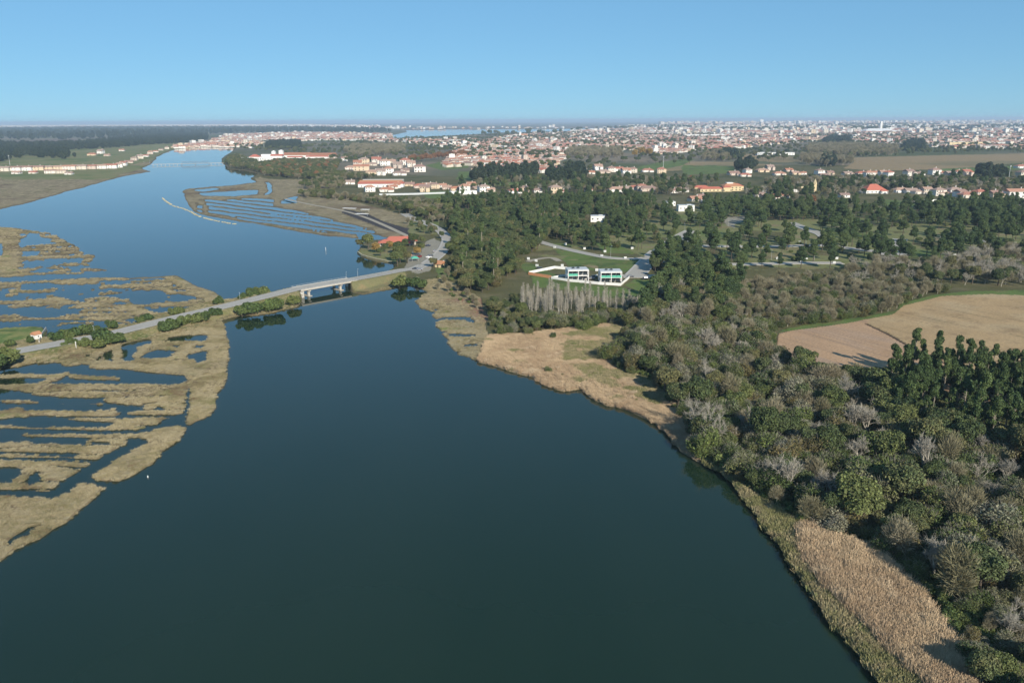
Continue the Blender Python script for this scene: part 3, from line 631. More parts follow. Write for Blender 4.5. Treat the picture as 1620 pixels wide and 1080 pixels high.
for v in range(4):      # leafless spreading tree
    sg = []; st = np.array([0, 0, -.5]); grow(st, np.array([R.normal()*.05, R.normal()*.05, 1.0]), 3.4, .26, 4, .48, .22, sg, 4, (3, 4), .72)
    V = np.array([s[1] for s in sg]); k = 9.5/max(V[:, 2].max(), 1); sg = [(a*k, b*k, r0, r1) for a, b, r0, r1 in sg]
    big = [s for s in sg if s[2] > .07]; small = [(a, b, max(r0, .03), max(r1, .016)) for a, b, r0, r1 in sg if r0 <= .07]
    PROTO.setdefault('bare', []).append((np_mesh('bare_crown', *tubes(small, 3), M_GREY), np_mesh('bare_trunk', *tubes(big, 5), M_GREY)))
for v in range(4):      # leafless upright poplar: pale pole with steep twigs
    H = 13+3*R.random(); sg = [(np.array([0, 0, -.5]), np.array([0, 0, H*.6]), .2, .13), (np.array([0, 0, H*.6]), np.array([.1, 0, H]), .13, .04)]; tw = []
    for k in range(150):
        t = .22+.75*R.random(); a = R.random()*6.283; d = np.array([math.cos(a)*.75, math.sin(a)*.75, .9]); L = 1.9*(1.15-t)+.5; tw.append((np.array([0, 0, H*t]), np.array([0, 0, H*t])+d*L, .05, .02))
        e = d+R.normal(size=3)*.35; tw.append((np.array([0, 0, H*t])+d*L*.5, np.array([0, 0, H*t])+d*L*.5+e*L*.5, .035, .015))
    PROTO.setdefault('poplar', []).append((np_mesh('poplar_crown', *tubes(tw, 3), M_GREY), np_mesh('poplar_trunk', *tubes(sg, 6), M_POPLAR)))
for v in range(4):      # brown leafless thicket tree: a haze of fine twigs
    bl = []
    for k in range(7):
        a = R.random()*6.283; r = 1.8*R.random()**.6; s = 1.2+.8*R.random(); bl.append((r*math.cos(a), r*math.sin(a), 3.2+2.8*R.random(), s, s, s*1.2))
    n = 2600; Bb = np.array(bl); kk = R.integers(0, len(bl), n); d = R.normal(size=(n, 3)); d /= np.linalg.norm(d, axis=1)[:, None]
    c = Bb[kk, :3]+d*Bb[kk, 3:]*(.3+.7*R.random((n, 1))**.6); dr = d+R.normal(size=(n, 3))*.4; dr[:, 2] += .8; dr /= np.linalg.norm(dr, axis=1)[:, None]
    L_ = .45+.5*R.random((n, 1)); sd_ = np.cross(dr, R.normal(size=(n, 3))); sd_ /= np.linalg.norm(sd_, axis=1)[:, None]; wq = .045
    V = np.stack([c-sd_*wq, c+sd_*wq, c+dr*L_+sd_*wq*.4, c+dr*L_-sd_*wq*.4], 1).reshape(-1, 3)
    PROTO.setdefault('twiggy', []).append((np_mesh('twiggy_crown', V, np.arange(4*n).reshape(-1, 4), M_TWIG), np_mesh('twiggy_trunk', *tubes(limbs(5, .25, 9, 2.2, .16), 5), M_GREY)))
for v in range(3):      # low evergreen bush
    bl = [(0, 0, 1.0, 1.5, 1.5, 1.2)]
    for k in range(6):
        a = R.random()*6.283; r = 1.1*R.random()**.5+.3; s = .7+.5*R.random(); bl.append((r*math.cos(a), r*math.sin(a), .8+1.1*R.random(), s, s, s))
    proto('bush', clumps(bl, 2000, .26, .55, .6, low=-.5), tubes(limbs(1.6, .2, 5, .9, .08), 4), M_SHRUB, M_DBARK)
for nm_, mt_ in (('rust', M_RUST), ('ochre', M_OCHRE)):
    bl = [(0, 0, 5.5, 2.6, 2.6, 3)]+[(2.2*math.cos(k), 2.2*math.sin(k), 4+2.6*R.random(), 1.4, 1.4, 1.4) for k in range(0, 7)]
    proto(nm_, clumps(bl, 2600, .36, .5, .5), tubes(limbs(6, .35, 7, 2.4, .22), 5), mt_, M_DBARK)

NAME = {'willow': ('willow_tree', 'willow'), 'oak': ('evergreen_tree', 'tree'), 'eucalyptus': ('eucalyptus_tree', 'eucalyptus'), 'pine': ('pine_tree', 'pine tree'), 'bare': ('leafless_tree', 'leafless tree'),
        'poplar': ('poplar_tree', 'poplar'), 'twiggy': ('leafless_thicket_tree', 'leafless tree'), 'bush': ('bush', 'bush'), 'rust': ('rust_tree', 'autumn tree'), 'ochre': ('ochre_tree', 'autumn tree')}
def plant(kind, x, y, z, scl, label, group=None, v=None, squash=1.0, whole=False):
    nm, ct = NAME[kind]; P_ = PROTO[kind]; cr_, tr_ = P_[R.integers(len(P_)) if v is None else v % len(P_)]
    t = empty(nm, (x, y, z), R.random()*6.283, (scl*R.uniform(.82, 1.2), scl*R.uniform(.82, 1.2), scl*squash)); tag(t, label, ct, group)
    link('crown', cr_, t); link('trunk', tr_, t); return t

# stuff: unlinked prototypes scattered on points by geometry nodes
def joined(kind):
    out = []
    for cr_, tr_ in PROTO[kind]:
        def arr(me):
            v = np.zeros(len(me.vertices)*3, np.float32); me.vertices.foreach_get('co', v); l = np.zeros(len(me.loops), np.int32); me.loops.foreach_get('vertex_index', l); return v.reshape(-1, 3), l.reshape(-1, 4)
        Va, Fa = arr(cr_); Vb, Fb = arr(tr_); V, F = cat((Va, Fa), (Vb, Fb)); me = np_mesh(kind+'_whole', V, F, [cr_.materials[0], tr_.materials[0]])
        me.polygons.foreach_set('material_index', np.r_[np.zeros(len(Fa)), np.ones(len(Fb))].astype(np.int32)); out.append(me)
    return out
COLLS = {}
def proto_collection(key, meshes):
    if key in COLLS: return COLLS[key]
    c = bpy.data.collections.new(key+'_kinds')
    for me in meshes: c.objects.link(bpy.data.objects.new(key, me))
    COLLS[key] = c; return c
def scatter(name, label, cat_, key, meshes, P3, scl, rot=None, tilt=0.0):
    """one 'stuff' object: points carrying instances of a few prototypes"""
    n = len(P3)
    if n == 0: return
    P3 = np.asarray(P3, np.float32); me = bpy.data.meshes.new(name); me.vertices.add(n); me.vertices.foreach_set('co', P3.ravel())
    rot = R.random(n)*6.283 if rot is None else rot
    ro = np.c_[R.normal(size=n)*tilt, R.normal(size=n)*tilt, rot].astype(np.float32)
    scl = np.asarray(scl, np.float32); scl = np.repeat(scl[:, None], 3, 1) if scl.ndim == 1 else scl
    for an, ty, val in (('rot', 'FLOAT_VECTOR', ro), ('scl', 'FLOAT_VECTOR', scl)):
        a = me.attributes.new(an, ty, 'POINT'); a.data.foreach_set('vector', np.ascontiguousarray(val, dtype=np.float32).ravel())
    a = me.attributes.new('pid', 'INT', 'POINT'); a.data.foreach_set('value', R.integers(0, len(meshes), n).astype(np.int32))
    o = bpy.data.objects.new(name, me); COL.objects.link(o); tag(o, label, cat_, kind='stuff')
    g = bpy.data.node_groups.new(name+'_nodes', 'GeometryNodeTree'); g.interface.new_socket('Geometry', in_out='INPUT', socket_type='NodeSocketGeometry'); g.interface.new_socket('Geometry', in_out='OUTPUT', socket_type='NodeSocketGeometry')
    N = g.nodes; L = g.links; gi = N.new('NodeGroupInput'); go = N.new('NodeGroupOutput'); ip = N.new('GeometryNodeInstanceOnPoints')
    ci = N.new('GeometryNodeCollectionInfo'); ci.inputs['Collection'].default_value = proto_collection(key, meshes); ci.inputs['Separate Children'].default_value = True; ci.inputs['Reset Children'].default_value = True
    def na(n_, t_):
        q = N.new('GeometryNodeInputNamedAttribute'); q.data_type = t_; q.inputs['Name'].default_value = n_; return q.outputs['Attribute']
    L.new(gi.outputs[0], ip.inputs['Points']); L.new(ci.outputs[0], ip.inputs['Instance']); ip.inputs['Pick Instance'].default_value = True
    L.new(na('pid', 'INT'), ip.inputs['Instance Index']); L.new(na('rot', 'FLOAT_VECTOR'), ip.inputs['Rotation']); L.new(na('scl', 'FLOAT_VECTOR'), ip.inputs['Scale']); L.new(ip.outputs[0], go.inputs[0])
    md = o.modifiers.new('scatter', 'NODES'); md.node_group = g
    return o

# ------------------------------------------------------------------ sampling points inside outlines
def fill(poly, spacing, ok_zones=None, edge=.85, jitter=.42, thr=None, nscale=40, seed=1, gap=2.0, cap=60000):
    """jittered grid of world points whose place on the ground plan falls inside the outline"""
    P_ = np.array(poly, float); x, y = unproj(P_[:, 0], np.maximum(P_[:, 1], 192.5+(810-P_[:, 0])*.0046+1.2), 1.0)
    x0, x1, y0, y1 = x.min(), x.max(), y.min(), y.max(); nx = int((x1-x0)/spacing)+1; ny = int((y1-y0)/spacing)+1
    if nx*ny > 3e6: s = math.sqrt(nx*ny/3e6); spacing *= s; nx = int(nx/s); ny = int(ny/s)
    X, Y = np.meshgrid(x0+spacing*np.arange(nx), y0+spacing*np.arange(ny)); X = X+(np.arange(ny)[:, None] % 2)*spacing*.5
    X = X.ravel()+R.uniform(-1, 1, X.size)*spacing*jitter; Y = Y.ravel()+R.uniform(-1, 1, Y.size)*spacing*jitter
    a, b, _d = proj(X, Y, 1.0); ok = pip(poly, a, b); X, Y = X[ok], Y[ok]
    zn, ld, z = zat(X, Y, edge); ok = ld.copy()
    if ok_zones is not None: ok &= np.isin(zn, ok_zones)
    if thr is not None: ok &= fbm(X/nscale, Y/nscale, seed, 3) > thr
    X, Y, z = X[ok], Y[ok], z[ok]
    if gap: ok = clear_of_roads(X, Y, gap); X, Y, z = X[ok], Y[ok], z[ok]
    return X, Y, z

BLOCK = []      # (x, y, radius) kept free for buildings
# ------------------------------------------------------------------ building materials
m_white = mat_plain('white_render', (.74,.73,.70), .8, .06, .6)
m_whites = mat_plain('house_walls', None, .85, .08, .4, rnd=[(.70,.67,.62), (.60,.54,.45), (.74,.72,.68), (.60,.48,.34), (.68,.62,.55), (.54,.45,.38), (.72,.70,.66)])
m_tiles = mat_plain('clay_tiles', None, .85, .2, .8, rnd=[(.41,.185,.115), (.36,.165,.115), (.44,.23,.155), (.31,.19,.15), (.39,.15,.10), (.28,.19,.155), (.42,.27,.20), (.35,.25,.20)])
m_red = mat_plain('red_tiles', (.46,.14,.09), .8, .15, .9)
m_orange = mat_plain('orange_tiles', (.45,.21,.11), .8, .12, .9)
m_brownroof = mat_plain('brown_tiles', (.34,.15,.085), .85, .2, .3)
m_glass = mat_plain('window_glass', (.03,.04,.05), .15, .05, 1)
m_green = mat_plain('green_glass_blinds', (.10,.42,.30), .4, .1, 1)
m_yellow = mat_plain('yellow_render', (.62,.50,.30), .8, .06, .6)
m_conc = mat_plain('pale_concrete', (.42,.39,.34), .85, .12, .5)
m_grey = mat_plain('grey_sheet', (.50,.52,.53), .6, .08, .5)
m_wood = mat_plain('brown_wood', (.16,.10,.06), .8, .2, 1)
m_metal = mat_plain('galvanised_metal', (.45,.46,.46), .5, .05, 1)
m_orangew = mat_plain('orange_wall', (.60,.27,.13), .85, .12, .7)
m_stone = mat_plain('pale_rock', (.42,.38,.25), .9, .25, 1)
ORD = ['', 'first', 'second', 'third', 'fourth', 'fifth', 'sixth', 'seventh', 'eighth', 'ninth', 'tenth', 'eleventh', 'twelfth', 'thirteenth', 'fourteenth', 'fifteenth', 'sixteenth', 'seventeenth', 'eighteenth', 'nineteenth', 'twentieth']

# house designs: local coordinates, front towards -Y
def house_design(i, L, W_, st, hip, wing):
    h = 2.9*st; w = MB().box((0, 0, h/2-.2), (L, W_, h+.4)); r = MB().gable((0, 0, h), (L, W_, W_*.24), .5, hip)
    if not hip:
        for s in (-1, 1): w.add([(s*L/2, -W_/2, h), (s*L/2, W_/2, h), (s*L/2, 0, h+W_*.24*.93)], [(0, 1, 2)])
    if wing:
        w.box((L*.28, -W_*.62, h*.42-.2), (L*.36, W_*.5, h*.84+.4)); r.gable((L*.28, -W_*.62, h*.84), (L*.36, W_*.5, 1.2), .35, .6)
        w.box((-L*.30, -W_/2-1.1, .9), (L*.3, 2.0, 1.8))
    ch = MB().box((L*.2, W_*.18, h+W_*.24+.1), (.7, .7, 1.8)).box((L*.2, W_*.18, h+W_*.24+1.05), (.95, .95, .15))
    wins = []
    for f in range(st):
        for k, x in enumerate(np.linspace(-L*.38, L*.12, 3)):
            if f == 0 and k == 1: continue
            wins.append((x, -W_/2-.03, 1.55+2.9*f, 0))
        wins.append((L/2+.03, 0, 1.55+2.9*f, math.pi/2))
    return dict(wall=w.mesh('house_wall', m_whites), roof=r.mesh('house_roof', m_tiles), chimney=ch.mesh('house_chimney', m_whites), wins=wins, door=(-L*.13, -W_/2-.03, 1.0, 0), L=L)
WIN = MB().box((0, 0, 0), (1.3, .08, 1.3)).mesh('house_window', m_glass); WFR = MB().box((0, .02, -.7), (1.5, .12, .12)).mesh('house_window_sill', m_white)
DOOR = MB().box((0, 0, 0), (1.0, .08, 2.0)).mesh('house_door', m_wood)
DES = [house_design(0, 13, 9, 1, 0, True), house_design(1, 12, 9, 2, .9, False), house_design(2, 16, 9, 1, .9, True), house_design(3, 11, 10, 2, 0, True), house_design(4, 20, 9, 2, 0, False), house_design(5, 10, 8, 1, 0, False)]
def block_design(L, W_, st):
    h = 3*st; w = MB().box((0, 0, h/2), (L, W_, h)).box((0, 0, h+.4), (L*.3, W_*.4, 1.6)); r = MB().gable((0, 0, h), (L, W_, 2.2), .4, .9)
    bal = MB()
    for f in range(st):
        for x in np.linspace(-L*.4, L*.4, max(3, int(L/5))): bal.box((x, -W_/2-.03, 1.6+3*f), (1.7, .08, 1.4)).box((x, W_/2+.03, 1.6+3*f), (1.7, .08, 1.4))
    return w, r, bal
def merged(ws):
    mb = MB(); idx = []
    for k, w in enumerate(ws): mb.add(w.v, w.f); idx += [k]*len(w.f)
    return mb, idx
BLK = []
for L, W_, st, flat in ((26, 12, 3, 0), (20, 14, 4, 1), (40, 13, 3, 0), (18, 16, 6, 1), (50, 24, 2, 1)):
    w, r, b = block_design(L, W_, st); parts_ = [w, r if not flat else MB().box((0, 0, 3*st+.15), (L+.4, W_+.4, .3)), b]
    mb, idx = merged(parts_); me = mb.mesh('apartment_block_whole', [m_whites, m_tiles if not flat else m_conc, m_glass]); me.polygons.foreach_set('material_index', np.array(idx, np.int32)); BLK.append(me)
def whole(D_):
    me_w, me_r = D_['wall'], D_['roof']; mb = MB(); idx = []
    for k, me_ in enumerate((me_w, me_r, D_['chimney'])):
        vs = [tuple(v.co) for v in me_.vertices]; fs = [tuple(p.vertices) for p in me_.polygons]; mb.add(vs, fs); idx += [0 if k != 1 else 1]*len(fs)
    wn = MB()
    for x, y, z, rz_ in D_['wins']: wn.box((x, y, z), (1.3, .08, 1.3), rz_)
    mb.add(wn.v, wn.f); idx += [2]*len(wn.f)
    me = mb.mesh('house_whole', [m_whites, m_tiles, m_glass]); me.polygons.foreach_set('material_index', np.array(idx, np.int32)); return me
HW = [whole(d) for d in DES]
def house(px, py, des, rz, label, group=None, scl=1.0, detail=True, xy=None, wall=None, roof=None):
    x, y = xy or at(px, py, 1.1); D_ = DES[des]; t = empty('house', (x, y, 1.0), rz, scl); tag(t, label, 'house', group)
    def swap(me_, mt):
        if not mt: return me_
        c = me_.copy(); c.materials.clear(); c.materials.append(mt); return c
    link('wall', swap(D_['wall'], wall), t); rf = link('roof', swap(D_['roof'], roof), t); link('chimney', D_['chimney'], rf)
    if detail:
        for wx, wy, wz, r_ in D_['wins']:
            w = link('window', WIN, t, (wx, wy, wz), r_); link('sill', WFR, w)
        link('door', DOOR, t, D_['door'][:3])
    return t

# hand placed houses (place, design, turn, size, words)
HH = []
def hrow(lst, tmpl, grp):
    for i, q in enumerate(lst): HH.append((*q, tmpl.format(o=ORD[i+1]), grp))
hrow([(6,271,4,.1,1.3),(24,270.5,4,.1,1.3),(42,270,4,.1,1.3),(60,269.5,4,.1,1.3),(76,269,4,.1,1.2),(93,268.7,4,.1,1.2),(111,268.5,4,.1,1.3),(128,268,4,.1,1.3),(144,267.5,4,.1,1.2),(160,267,4,.1,1.2),(176,266.5,4,.1,1.3)], 'terraced house with orange roof, {o} from the left in the row by the left marsh', 'terraced houses by the left marsh')
hrow([(27,275,0,.1,1.2),(53,274.5,0,.1,1.1),(80,274.5,4,.1,1.0),(98,274.5,4,.1,1.0),(110,276,0,.2,1.1)], 'low house in front of the terraced row, {o} from the left', 'low houses before the terraced row')
hrow([(188,265,1,.3,1.4),(196,262,3,.2,1.3),(205,258,0,.4,1.4),(213,254,1,.1,1.3),(222,251,3,.5,1.4),(231,248,0,.3,1.3),(238,244,1,.2,1.4),(246,241,2,.3,1.3),(255,238,0,.1,1.3),(264,236,1,.4,1.3),(146,246,2,.1,1.6),(160,243,3,.1,1.7),(170,247,0,.1,1.3),(193,239,0,.2,1.4)], 'white and red house on the left bank of the upper river, {o} going upstream', 'houses along the left bank of the upper river')
hrow([(553,291,0,.2,1.3),(585,303,1,.3,1.2),(612,303,2,.1,1.3),(620,298,0,.5,1.1),(628,297,3,.2,1.0),(665,297,2,.3,1.3),(672,303,3,.1,1.3),(679,295,0,.6,1.2),(688,298,1,.3,1.1),(707,299,0,.2,1.1),(722,301,2,.4,1.2),(735,302,1,.1,1.3),(745,298,3,.3,1.2),(755,301,0,.6,1.2),(765,303,1,.3,1.3),(776,303,5,.3,1.2),(700,296,5,.4,1.2),(648,294,0,.2,1.2)], 'village house behind the wooded bank, {o} from the left', 'village houses behind the wooded bank')
hrow([(850,304,5,.3,1.2),(815,305,2,.2,1.2),(830,304,1,.2,1.2),(878,305,1,.2,1.4),(890,306,5,.2,1.1),(931,303,5,.2,1.1),(975,303,2,.1,1.4),(988,302,0,.3,1.4),(1005,300,2,.1,1.3),(1015,301,1,.2,1.2),(1026,302,2,.1,1.5),(1065,305,5,.2,1.3),(1078,303,0,.2,1.3)], 'red roofed house among the trees of the middle belt, {o} from the left', 'red roofed houses in the middle tree belt')
hrow([(1160,277,0,.2,1.5),(1178,279,2,.1,1.2),(1182,274,1,.3,1.2),(1205,272,2,.2,1.4),(1217,269,3,.2,1.3),(1232,277,2,.1,1.3),(1247,271,0,.3,1.2),(1257,276,0,.4,1.2),(1270,276,5,.1,1.1),(1296,276,1,.4,1.3),(1303,280,0,.2,1.3),(1312,278,3,.1,1.1),(1340,277,0,.2,1.3)], 'red roofed farm house beside the tan fields, {o} from the left', 'farm houses beside the tan fields')
hrow([(1363,277,2,.1,1.4),(1374,280,1,.2,1.4),(1384,276,0,.3,1.3),(1396,278,3,.1,1.2),(1405,279,1,.4,1.3),(1437,278,3,.2,1.4),(1452,277,2,.1,1.2),(1478,276,1,.2,1.5),(1490,276,5,.3,1.2),(1503,277,0,.1,1.5),(1515,278,1,.3,1.3),(1527,278,3,.2,1.4)], 'red roofed house along the lower edge of the wide tan field, {o} from the left', 'houses along the lower edge of the wide tan field')
hrow([(1424,304,2,.2,1.3),(1440,305,0,.1,1.3),(1452,306,2,.3,1.1),(1465,306,3,.1,1.1),(1484,309,1,.2,1.3),(1494,309,2,.1,1.4),(1508,309,1,.2,1.4),(1518,311,3,.3,1.2),(1530,312,2,.1,1.4),(1548,312,1,.2,1.3),(1560,312,0,.3,1.3),(1572,314,3,.1,1.3),(1583,311,2,.2,1.3)], 'red roofed house behind the pine wood on the right, {o} from the left', 'houses behind the pine wood on the right')
hrow([(1615,266,2,.1,1.5),(1617,280,1,.1,1.5),(1608,313,4,.1,1.5),(1616,343,4,.1,1.0),(1616,337,1,.1,1.2)], 'house cut off by the right edge of the view, {o} going down', 'houses at the right edge')
hrow([(1203,311,2,.1,1.2),(1210,312,5,.2,1.1),(1218,315,0,.3,1.3),(1240,313,5,.1,1.2),(1335,312,5,.1,1.2),(1100,318,0,.4,1.3),(1110,313,5,.2,1.1)], 'low house below the yellow mansion, {o} from the left', 'low houses below the yellow mansion')
hrow([(545,255,3,.1,1.4),(566,263,3,.2,1.7),(576,259,1,.3,1.9),(588,262,2,.1,1.5),(596,259,3,.2,2.0),(609,262,1,.2,1.9),(618,258,0,.3,1.8),(630,266,3,.1,1.7),(641,261,1,.3,2.0),(650,264,3,.2,1.7),(664,272,1,.15,1.9),(590,275,2,.1,1.6),(603,277,3,.2,1.5),(615,274,1,.1,1.6),(632,277,2,.3,1.6),(640,272,0,.2,1.4),(556,268,2,.1,1.6),(572,270,4,.05,1.6)], 'white house of the quarter above the red factory, {o} in reading order', 'white houses above the factory')
hrow([(884,271,1,.2,1.4),(893,275,3,.2,1.3),(903,271,0,.1,1.4),(916,268,2,.3,1.4),(922,273,1,.1,1.3),(934,275,0,.2,1.2),(946,269,3,.1,1.5),(955,274,2,.2,1.4),(966,272,1,.3,1.4),(978,270,0,.1,1.5),(990,275,3,.2,1.4),(1001,273,1,.1,1.3),(1024,272,2,.2,1.4),(1046,274,1,.1,1.4)], 'roadside house in the line below the green slope, {o} from the left', 'roadside houses below the green slope')
for px, py, de, rz, s, lab, grp in HH:
    x, y = at(px, py, 1.1); BLOCK.append((x, y, 9*s))
    house(px, py, de, rz+R.uniform(-.12, .12), lab, grp, s, detail=True)

# the rest of the town: the nearest as single houses, the far ones as one mass
TOWN = []
def quarter(name, poly, spacing, scl, thr=None, ns=120, seed=1, blocks=.1):
    X, Y, Z = fill(poly, spacing, thr=thr, nscale=ns, seed=seed, gap=0, jitter=.3)
    a = (fbm(X/300, Y/300, 401, 2)*2.0)
    for x, y, r in zip(X, Y, a): TOWN.append((x, y, r+(math.pi/2 if R.random() < .3 else 0), scl*(.85+.35*R.random()), name, R.random() < blocks))
quarter('town centre', [(700,266),(706,250),(745,228),(800,216),(850,210),(1000,207),(1110,207),(1180,212),(1180,232),(1100,238),(1060,246),(1000,238),(900,240),(880,262),(860,268),(800,264),(760,262)], 22, 1.08, -.28, 130, 501, .10)
quarter('town centre', [(745,270),(790,262),(860,262),(880,270),(850,275),(800,276),(750,280)], 30, 1.2, -.2, 130, 502, .06)
quarter('eastern quarter', [(1080,236),(1120,214),(1260,210),(1400,212),(1620,212),(2200,212),(2200,238),(1620,236),(1500,236),(1450,230),(1300,222),(1200,232),(1120,242)], 31, 1.3, -.25, 200, 503, .14)
quarter('northern quarter', [(330,224),(360,214),(480,210),(620,213),(620,222),(760,222),(720,236),(640,226),(520,222),(470,224),(420,226),(400,235),(372,233)], 30, 1.35, -.2, 130, 504, .14)
quarter('upstream village', [(272,232),(330,226),(375,228),(372,234),(330,233),(280,236)], 22, 1.3, None, 1, 505, .05)
quarter('far plain', [(900,210),(1000,200),(1620,196),(2400,196),(2400,212),(1620,212),(1100,214)], 70, 2.2, -.22, 420, 506, .45)
quarter('horizon town', [(0,204),(0,199.5),(200,199),(480,198),(600,200),(600,204),(300,203)], 80, 2.4, -.1, 400, 507, .45)
quarter('horizon town', [(1040,200),(1060,195.5),(1620,193),(2400,193),(2400,197),(1620,197)], 170, 4.4, -.25, 700, 508, .6)
quarter('lagoon shore', [(540,204),(640,202),(900,201),(1000,200),(1000,202),(640,205),(540,206)], 120, 2.5, .25, 300, 509, .7)
ta = np.array([(t[0], t[1]) for t in TOWN]); px_, py_, d_ = proj(ta[:, 0], ta[:, 1], 3); vis = (px_ > 0) & (px_ < 1620)
order = np.argsort(np.where(vis, d_, 1e9)); NH = 300-len(HH); ONE = list(order[:NH]); rest = np.setdiff1d(np.arange(len(TOWN)), ONE)
rows = {}
for i in ONE: rows.setdefault(TOWN[i][4], []).append(i)
print('TOWN', len(TOWN), {k: len(v) for k, v in rows.items()})
TOWN_HOUSES = [(i, px_[i], py_[i]) for i in ONE]
hs = [i for i in rest if not TOWN[i][5]]; bs = [i for i in rest if TOWN[i][5]]
scatter('town_houses', 'white and red roofed houses of the town spreading over the plain', 'houses', 'house_whole', HW, [(TOWN[i][0], TOWN[i][1], .9) for i in hs], [TOWN[i][3] for i in hs], rot=np.array([TOWN[i][2] for i in hs]))
scatter('town_blocks', 'pale apartment blocks and sheds among the town houses', 'apartment blocks', 'apartment_block_whole', BLK, [(TOWN[i][0], TOWN[i][1], .9) for i in bs], [TOWN[i][3]*.72 for i in bs], rot=np.array([TOWN[i][2] for i in bs]))

# ------------------------------------------------------------------ road bridge
def road_at(px):
    P3 = np.array(MAIN_ROAD); a, b, _d = proj(P3[:, 0], P3[:, 1], P3[:, 2]); return np.array([np.interp(px, a, P3[:, k]) for k in range(3)])
E0, E1 = road_at(473), road_at(553); dv = E1-E0; Lb = float(np.hypot(dv[0], dv[1])); ang = math.atan2(dv[1], dv[0])
br = empty('road_bridge', (E0[0], E0[1], 0), ang); tag(br, 'low concrete road bridge with two river piers at the end of the causeway', 'bridge')
sl = (E1[2]-E0[2])/Lb; zt = lambda s: float(np.interp(s, np.linspace(0, Lb, 9), [road_at(473+80*k/8)[2] for k in range(9)]))
def along(s0, s1, y0, y1, dz0, dz1, n=8):
    mb = MB(); vs = []
    for k in range(n+1):
        s = s0+(s1-s0)*k/n; z = zt(s); vs += [(s, y0, z+dz0), (s, y1, z+dz0), (s, y1, z+dz1), (s, y0, z+dz1)]
    fs = []
    for k in range(n):
        a = 4*k; b = a+4; fs += [(a, b, b+1, a+1), (a+1, b+1, b+2, a+2), (a+2, b+2, b+3, a+3), (a+3, b+3, b, a)]
    fs += [(0, 1, 2, 3), (4*n+3, 4*n+2, 4*n+1, 4*n)]
    return mb.add(vs, fs)
along(-2, Lb+2, -5.4, 5.4, -.8, -.06).build('deck', m_conc, br)
for y_ in (-3.6, -1.2, 1.2, 3.6): along(0, Lb, y_-.35, y_+.35, -1.45, -.8).build('girder', m_conc, br)
for y_ in (-5.3, 5.3): 
    pr = along(-2, Lb+2, y_-.15, y_+.15, -.85, .2).build('parapet', m_conc, br)
    rb = MB()
    for s in np.arange(-1, Lb+1, 2.5): rb.box((s, y_, zt(s)+.55), (.07, .07, .75))
    mbr = along(-2, Lb+2, y_-.03, y_+.03, .92, .98); rb.add(mbr.v, mbr.f); rb.build('railing', m_metal, pr)
for y_ in (-4.95, 4.95): along(-2, Lb+2, y_-.2, y_+.2, -.05, .12).build('footway', mkerb, br)
for fr in (.115, .735):
    s = Lb*fr; pb = MB()
    for y_ in (-3.3, 3.3): pb.box((s, y_, 1.2), (1.3, 1.3, 4.2))
    pb.box((s, 0, -.1), (2.6, 10.5, .9))
    p_ = pb.build('pier', m_conc, br); MB().box((s, 0, zt(s)-1.7), (1.7, 9.6, .5), 0, 1.0).build('pier_cap', m_conc, p_)
for s in (-1.2, Lb+1.2):
    MB().box((s, 0, zt(s)*.5-1.1), (2.4, 10.4, zt(s)-.15)).box((s+(-1.4 if s < 0 else 2.5), -5.25, zt(s)*.5-1.1), (3 if s < 0 else 7, .4, zt(s)-.3)).box((s+(-1.4 if s < 0 else 2.5), 5.25, zt(s)*.5-1.1), (3 if s < 0 else 7, .4, zt(s)-.3)).build('abutment', mkerb if s < 0 else m_white, br)
def lamp_post(px, py, h, label, group=None, z=1.3, rz=0.0):
    x, y = at(px, py, z); t = empty('street_lamp', (x, y, z-.1), rz); tag(t, label, 'street lamp', group)
    MB().cone((0, 0, 0), (0, 0, h), .09, .05, 8).cone((0, 0, h), (1.3, 0, h+.25), .045, .035, 6).build('pole', m_metal, t)
    MB().box((1.55, 0, h+.27), (.7, .26, .12)).build('lamp_head', m_white, t)
for i, (a, b) in enumerate([(1102,390),(1088,388),(1152,358),(1220,412),(1150,342),(1275,385),(1340,392),(1398,401),(1485,392),(1506,430),(1529,382),(1085,412),(1168,376),(1288,412),(1040,404),(966,408),(1083,369)]):
    lamp_post(a, b, 8.5, f'thin pale street lamp on the building plots, {ORD[i+1]} in the listing by streets' if False else ['slender lamp post at the left junction of the middle street', 'slender lamp post left of the left junction', 'lamp post by the small turning circle', 'lamp post on the lower street between two white boxes', 'lamp post at the upper edge of the turning circle', 'lamp post by the curved side street', 'lamp post right of the curved side street', 'lamp post left of the right hand side street', 'lamp post on the lawn with the long shadows', 'tall lamp post in front of the hedge on the right', 'lamp post on the far right side street', 'lamp post at the left end of the lower street', 'lamp post in the clearing left of the turning circle', 'lamp post at the right end of the lower street', 'lamp post near the road behind the villas', 'lamp post on the path behind the villas', 'lamp post at the top of the wide access road'][i], 'lamp posts on the building plots', rz=i*.9)
for i, (a, b) in enumerate([(548,442),(566,437),(380,476),(150,531)]):
    lamp_post(a, b, 5.0, ['lamp post at the right end of the bridge', 'lamp post on the bank right of the bridge', 'lamp post by the upper bushes of the causeway', 'lamp post near the cottage on the causeway'][i], z=2.5, rz=-1.2)
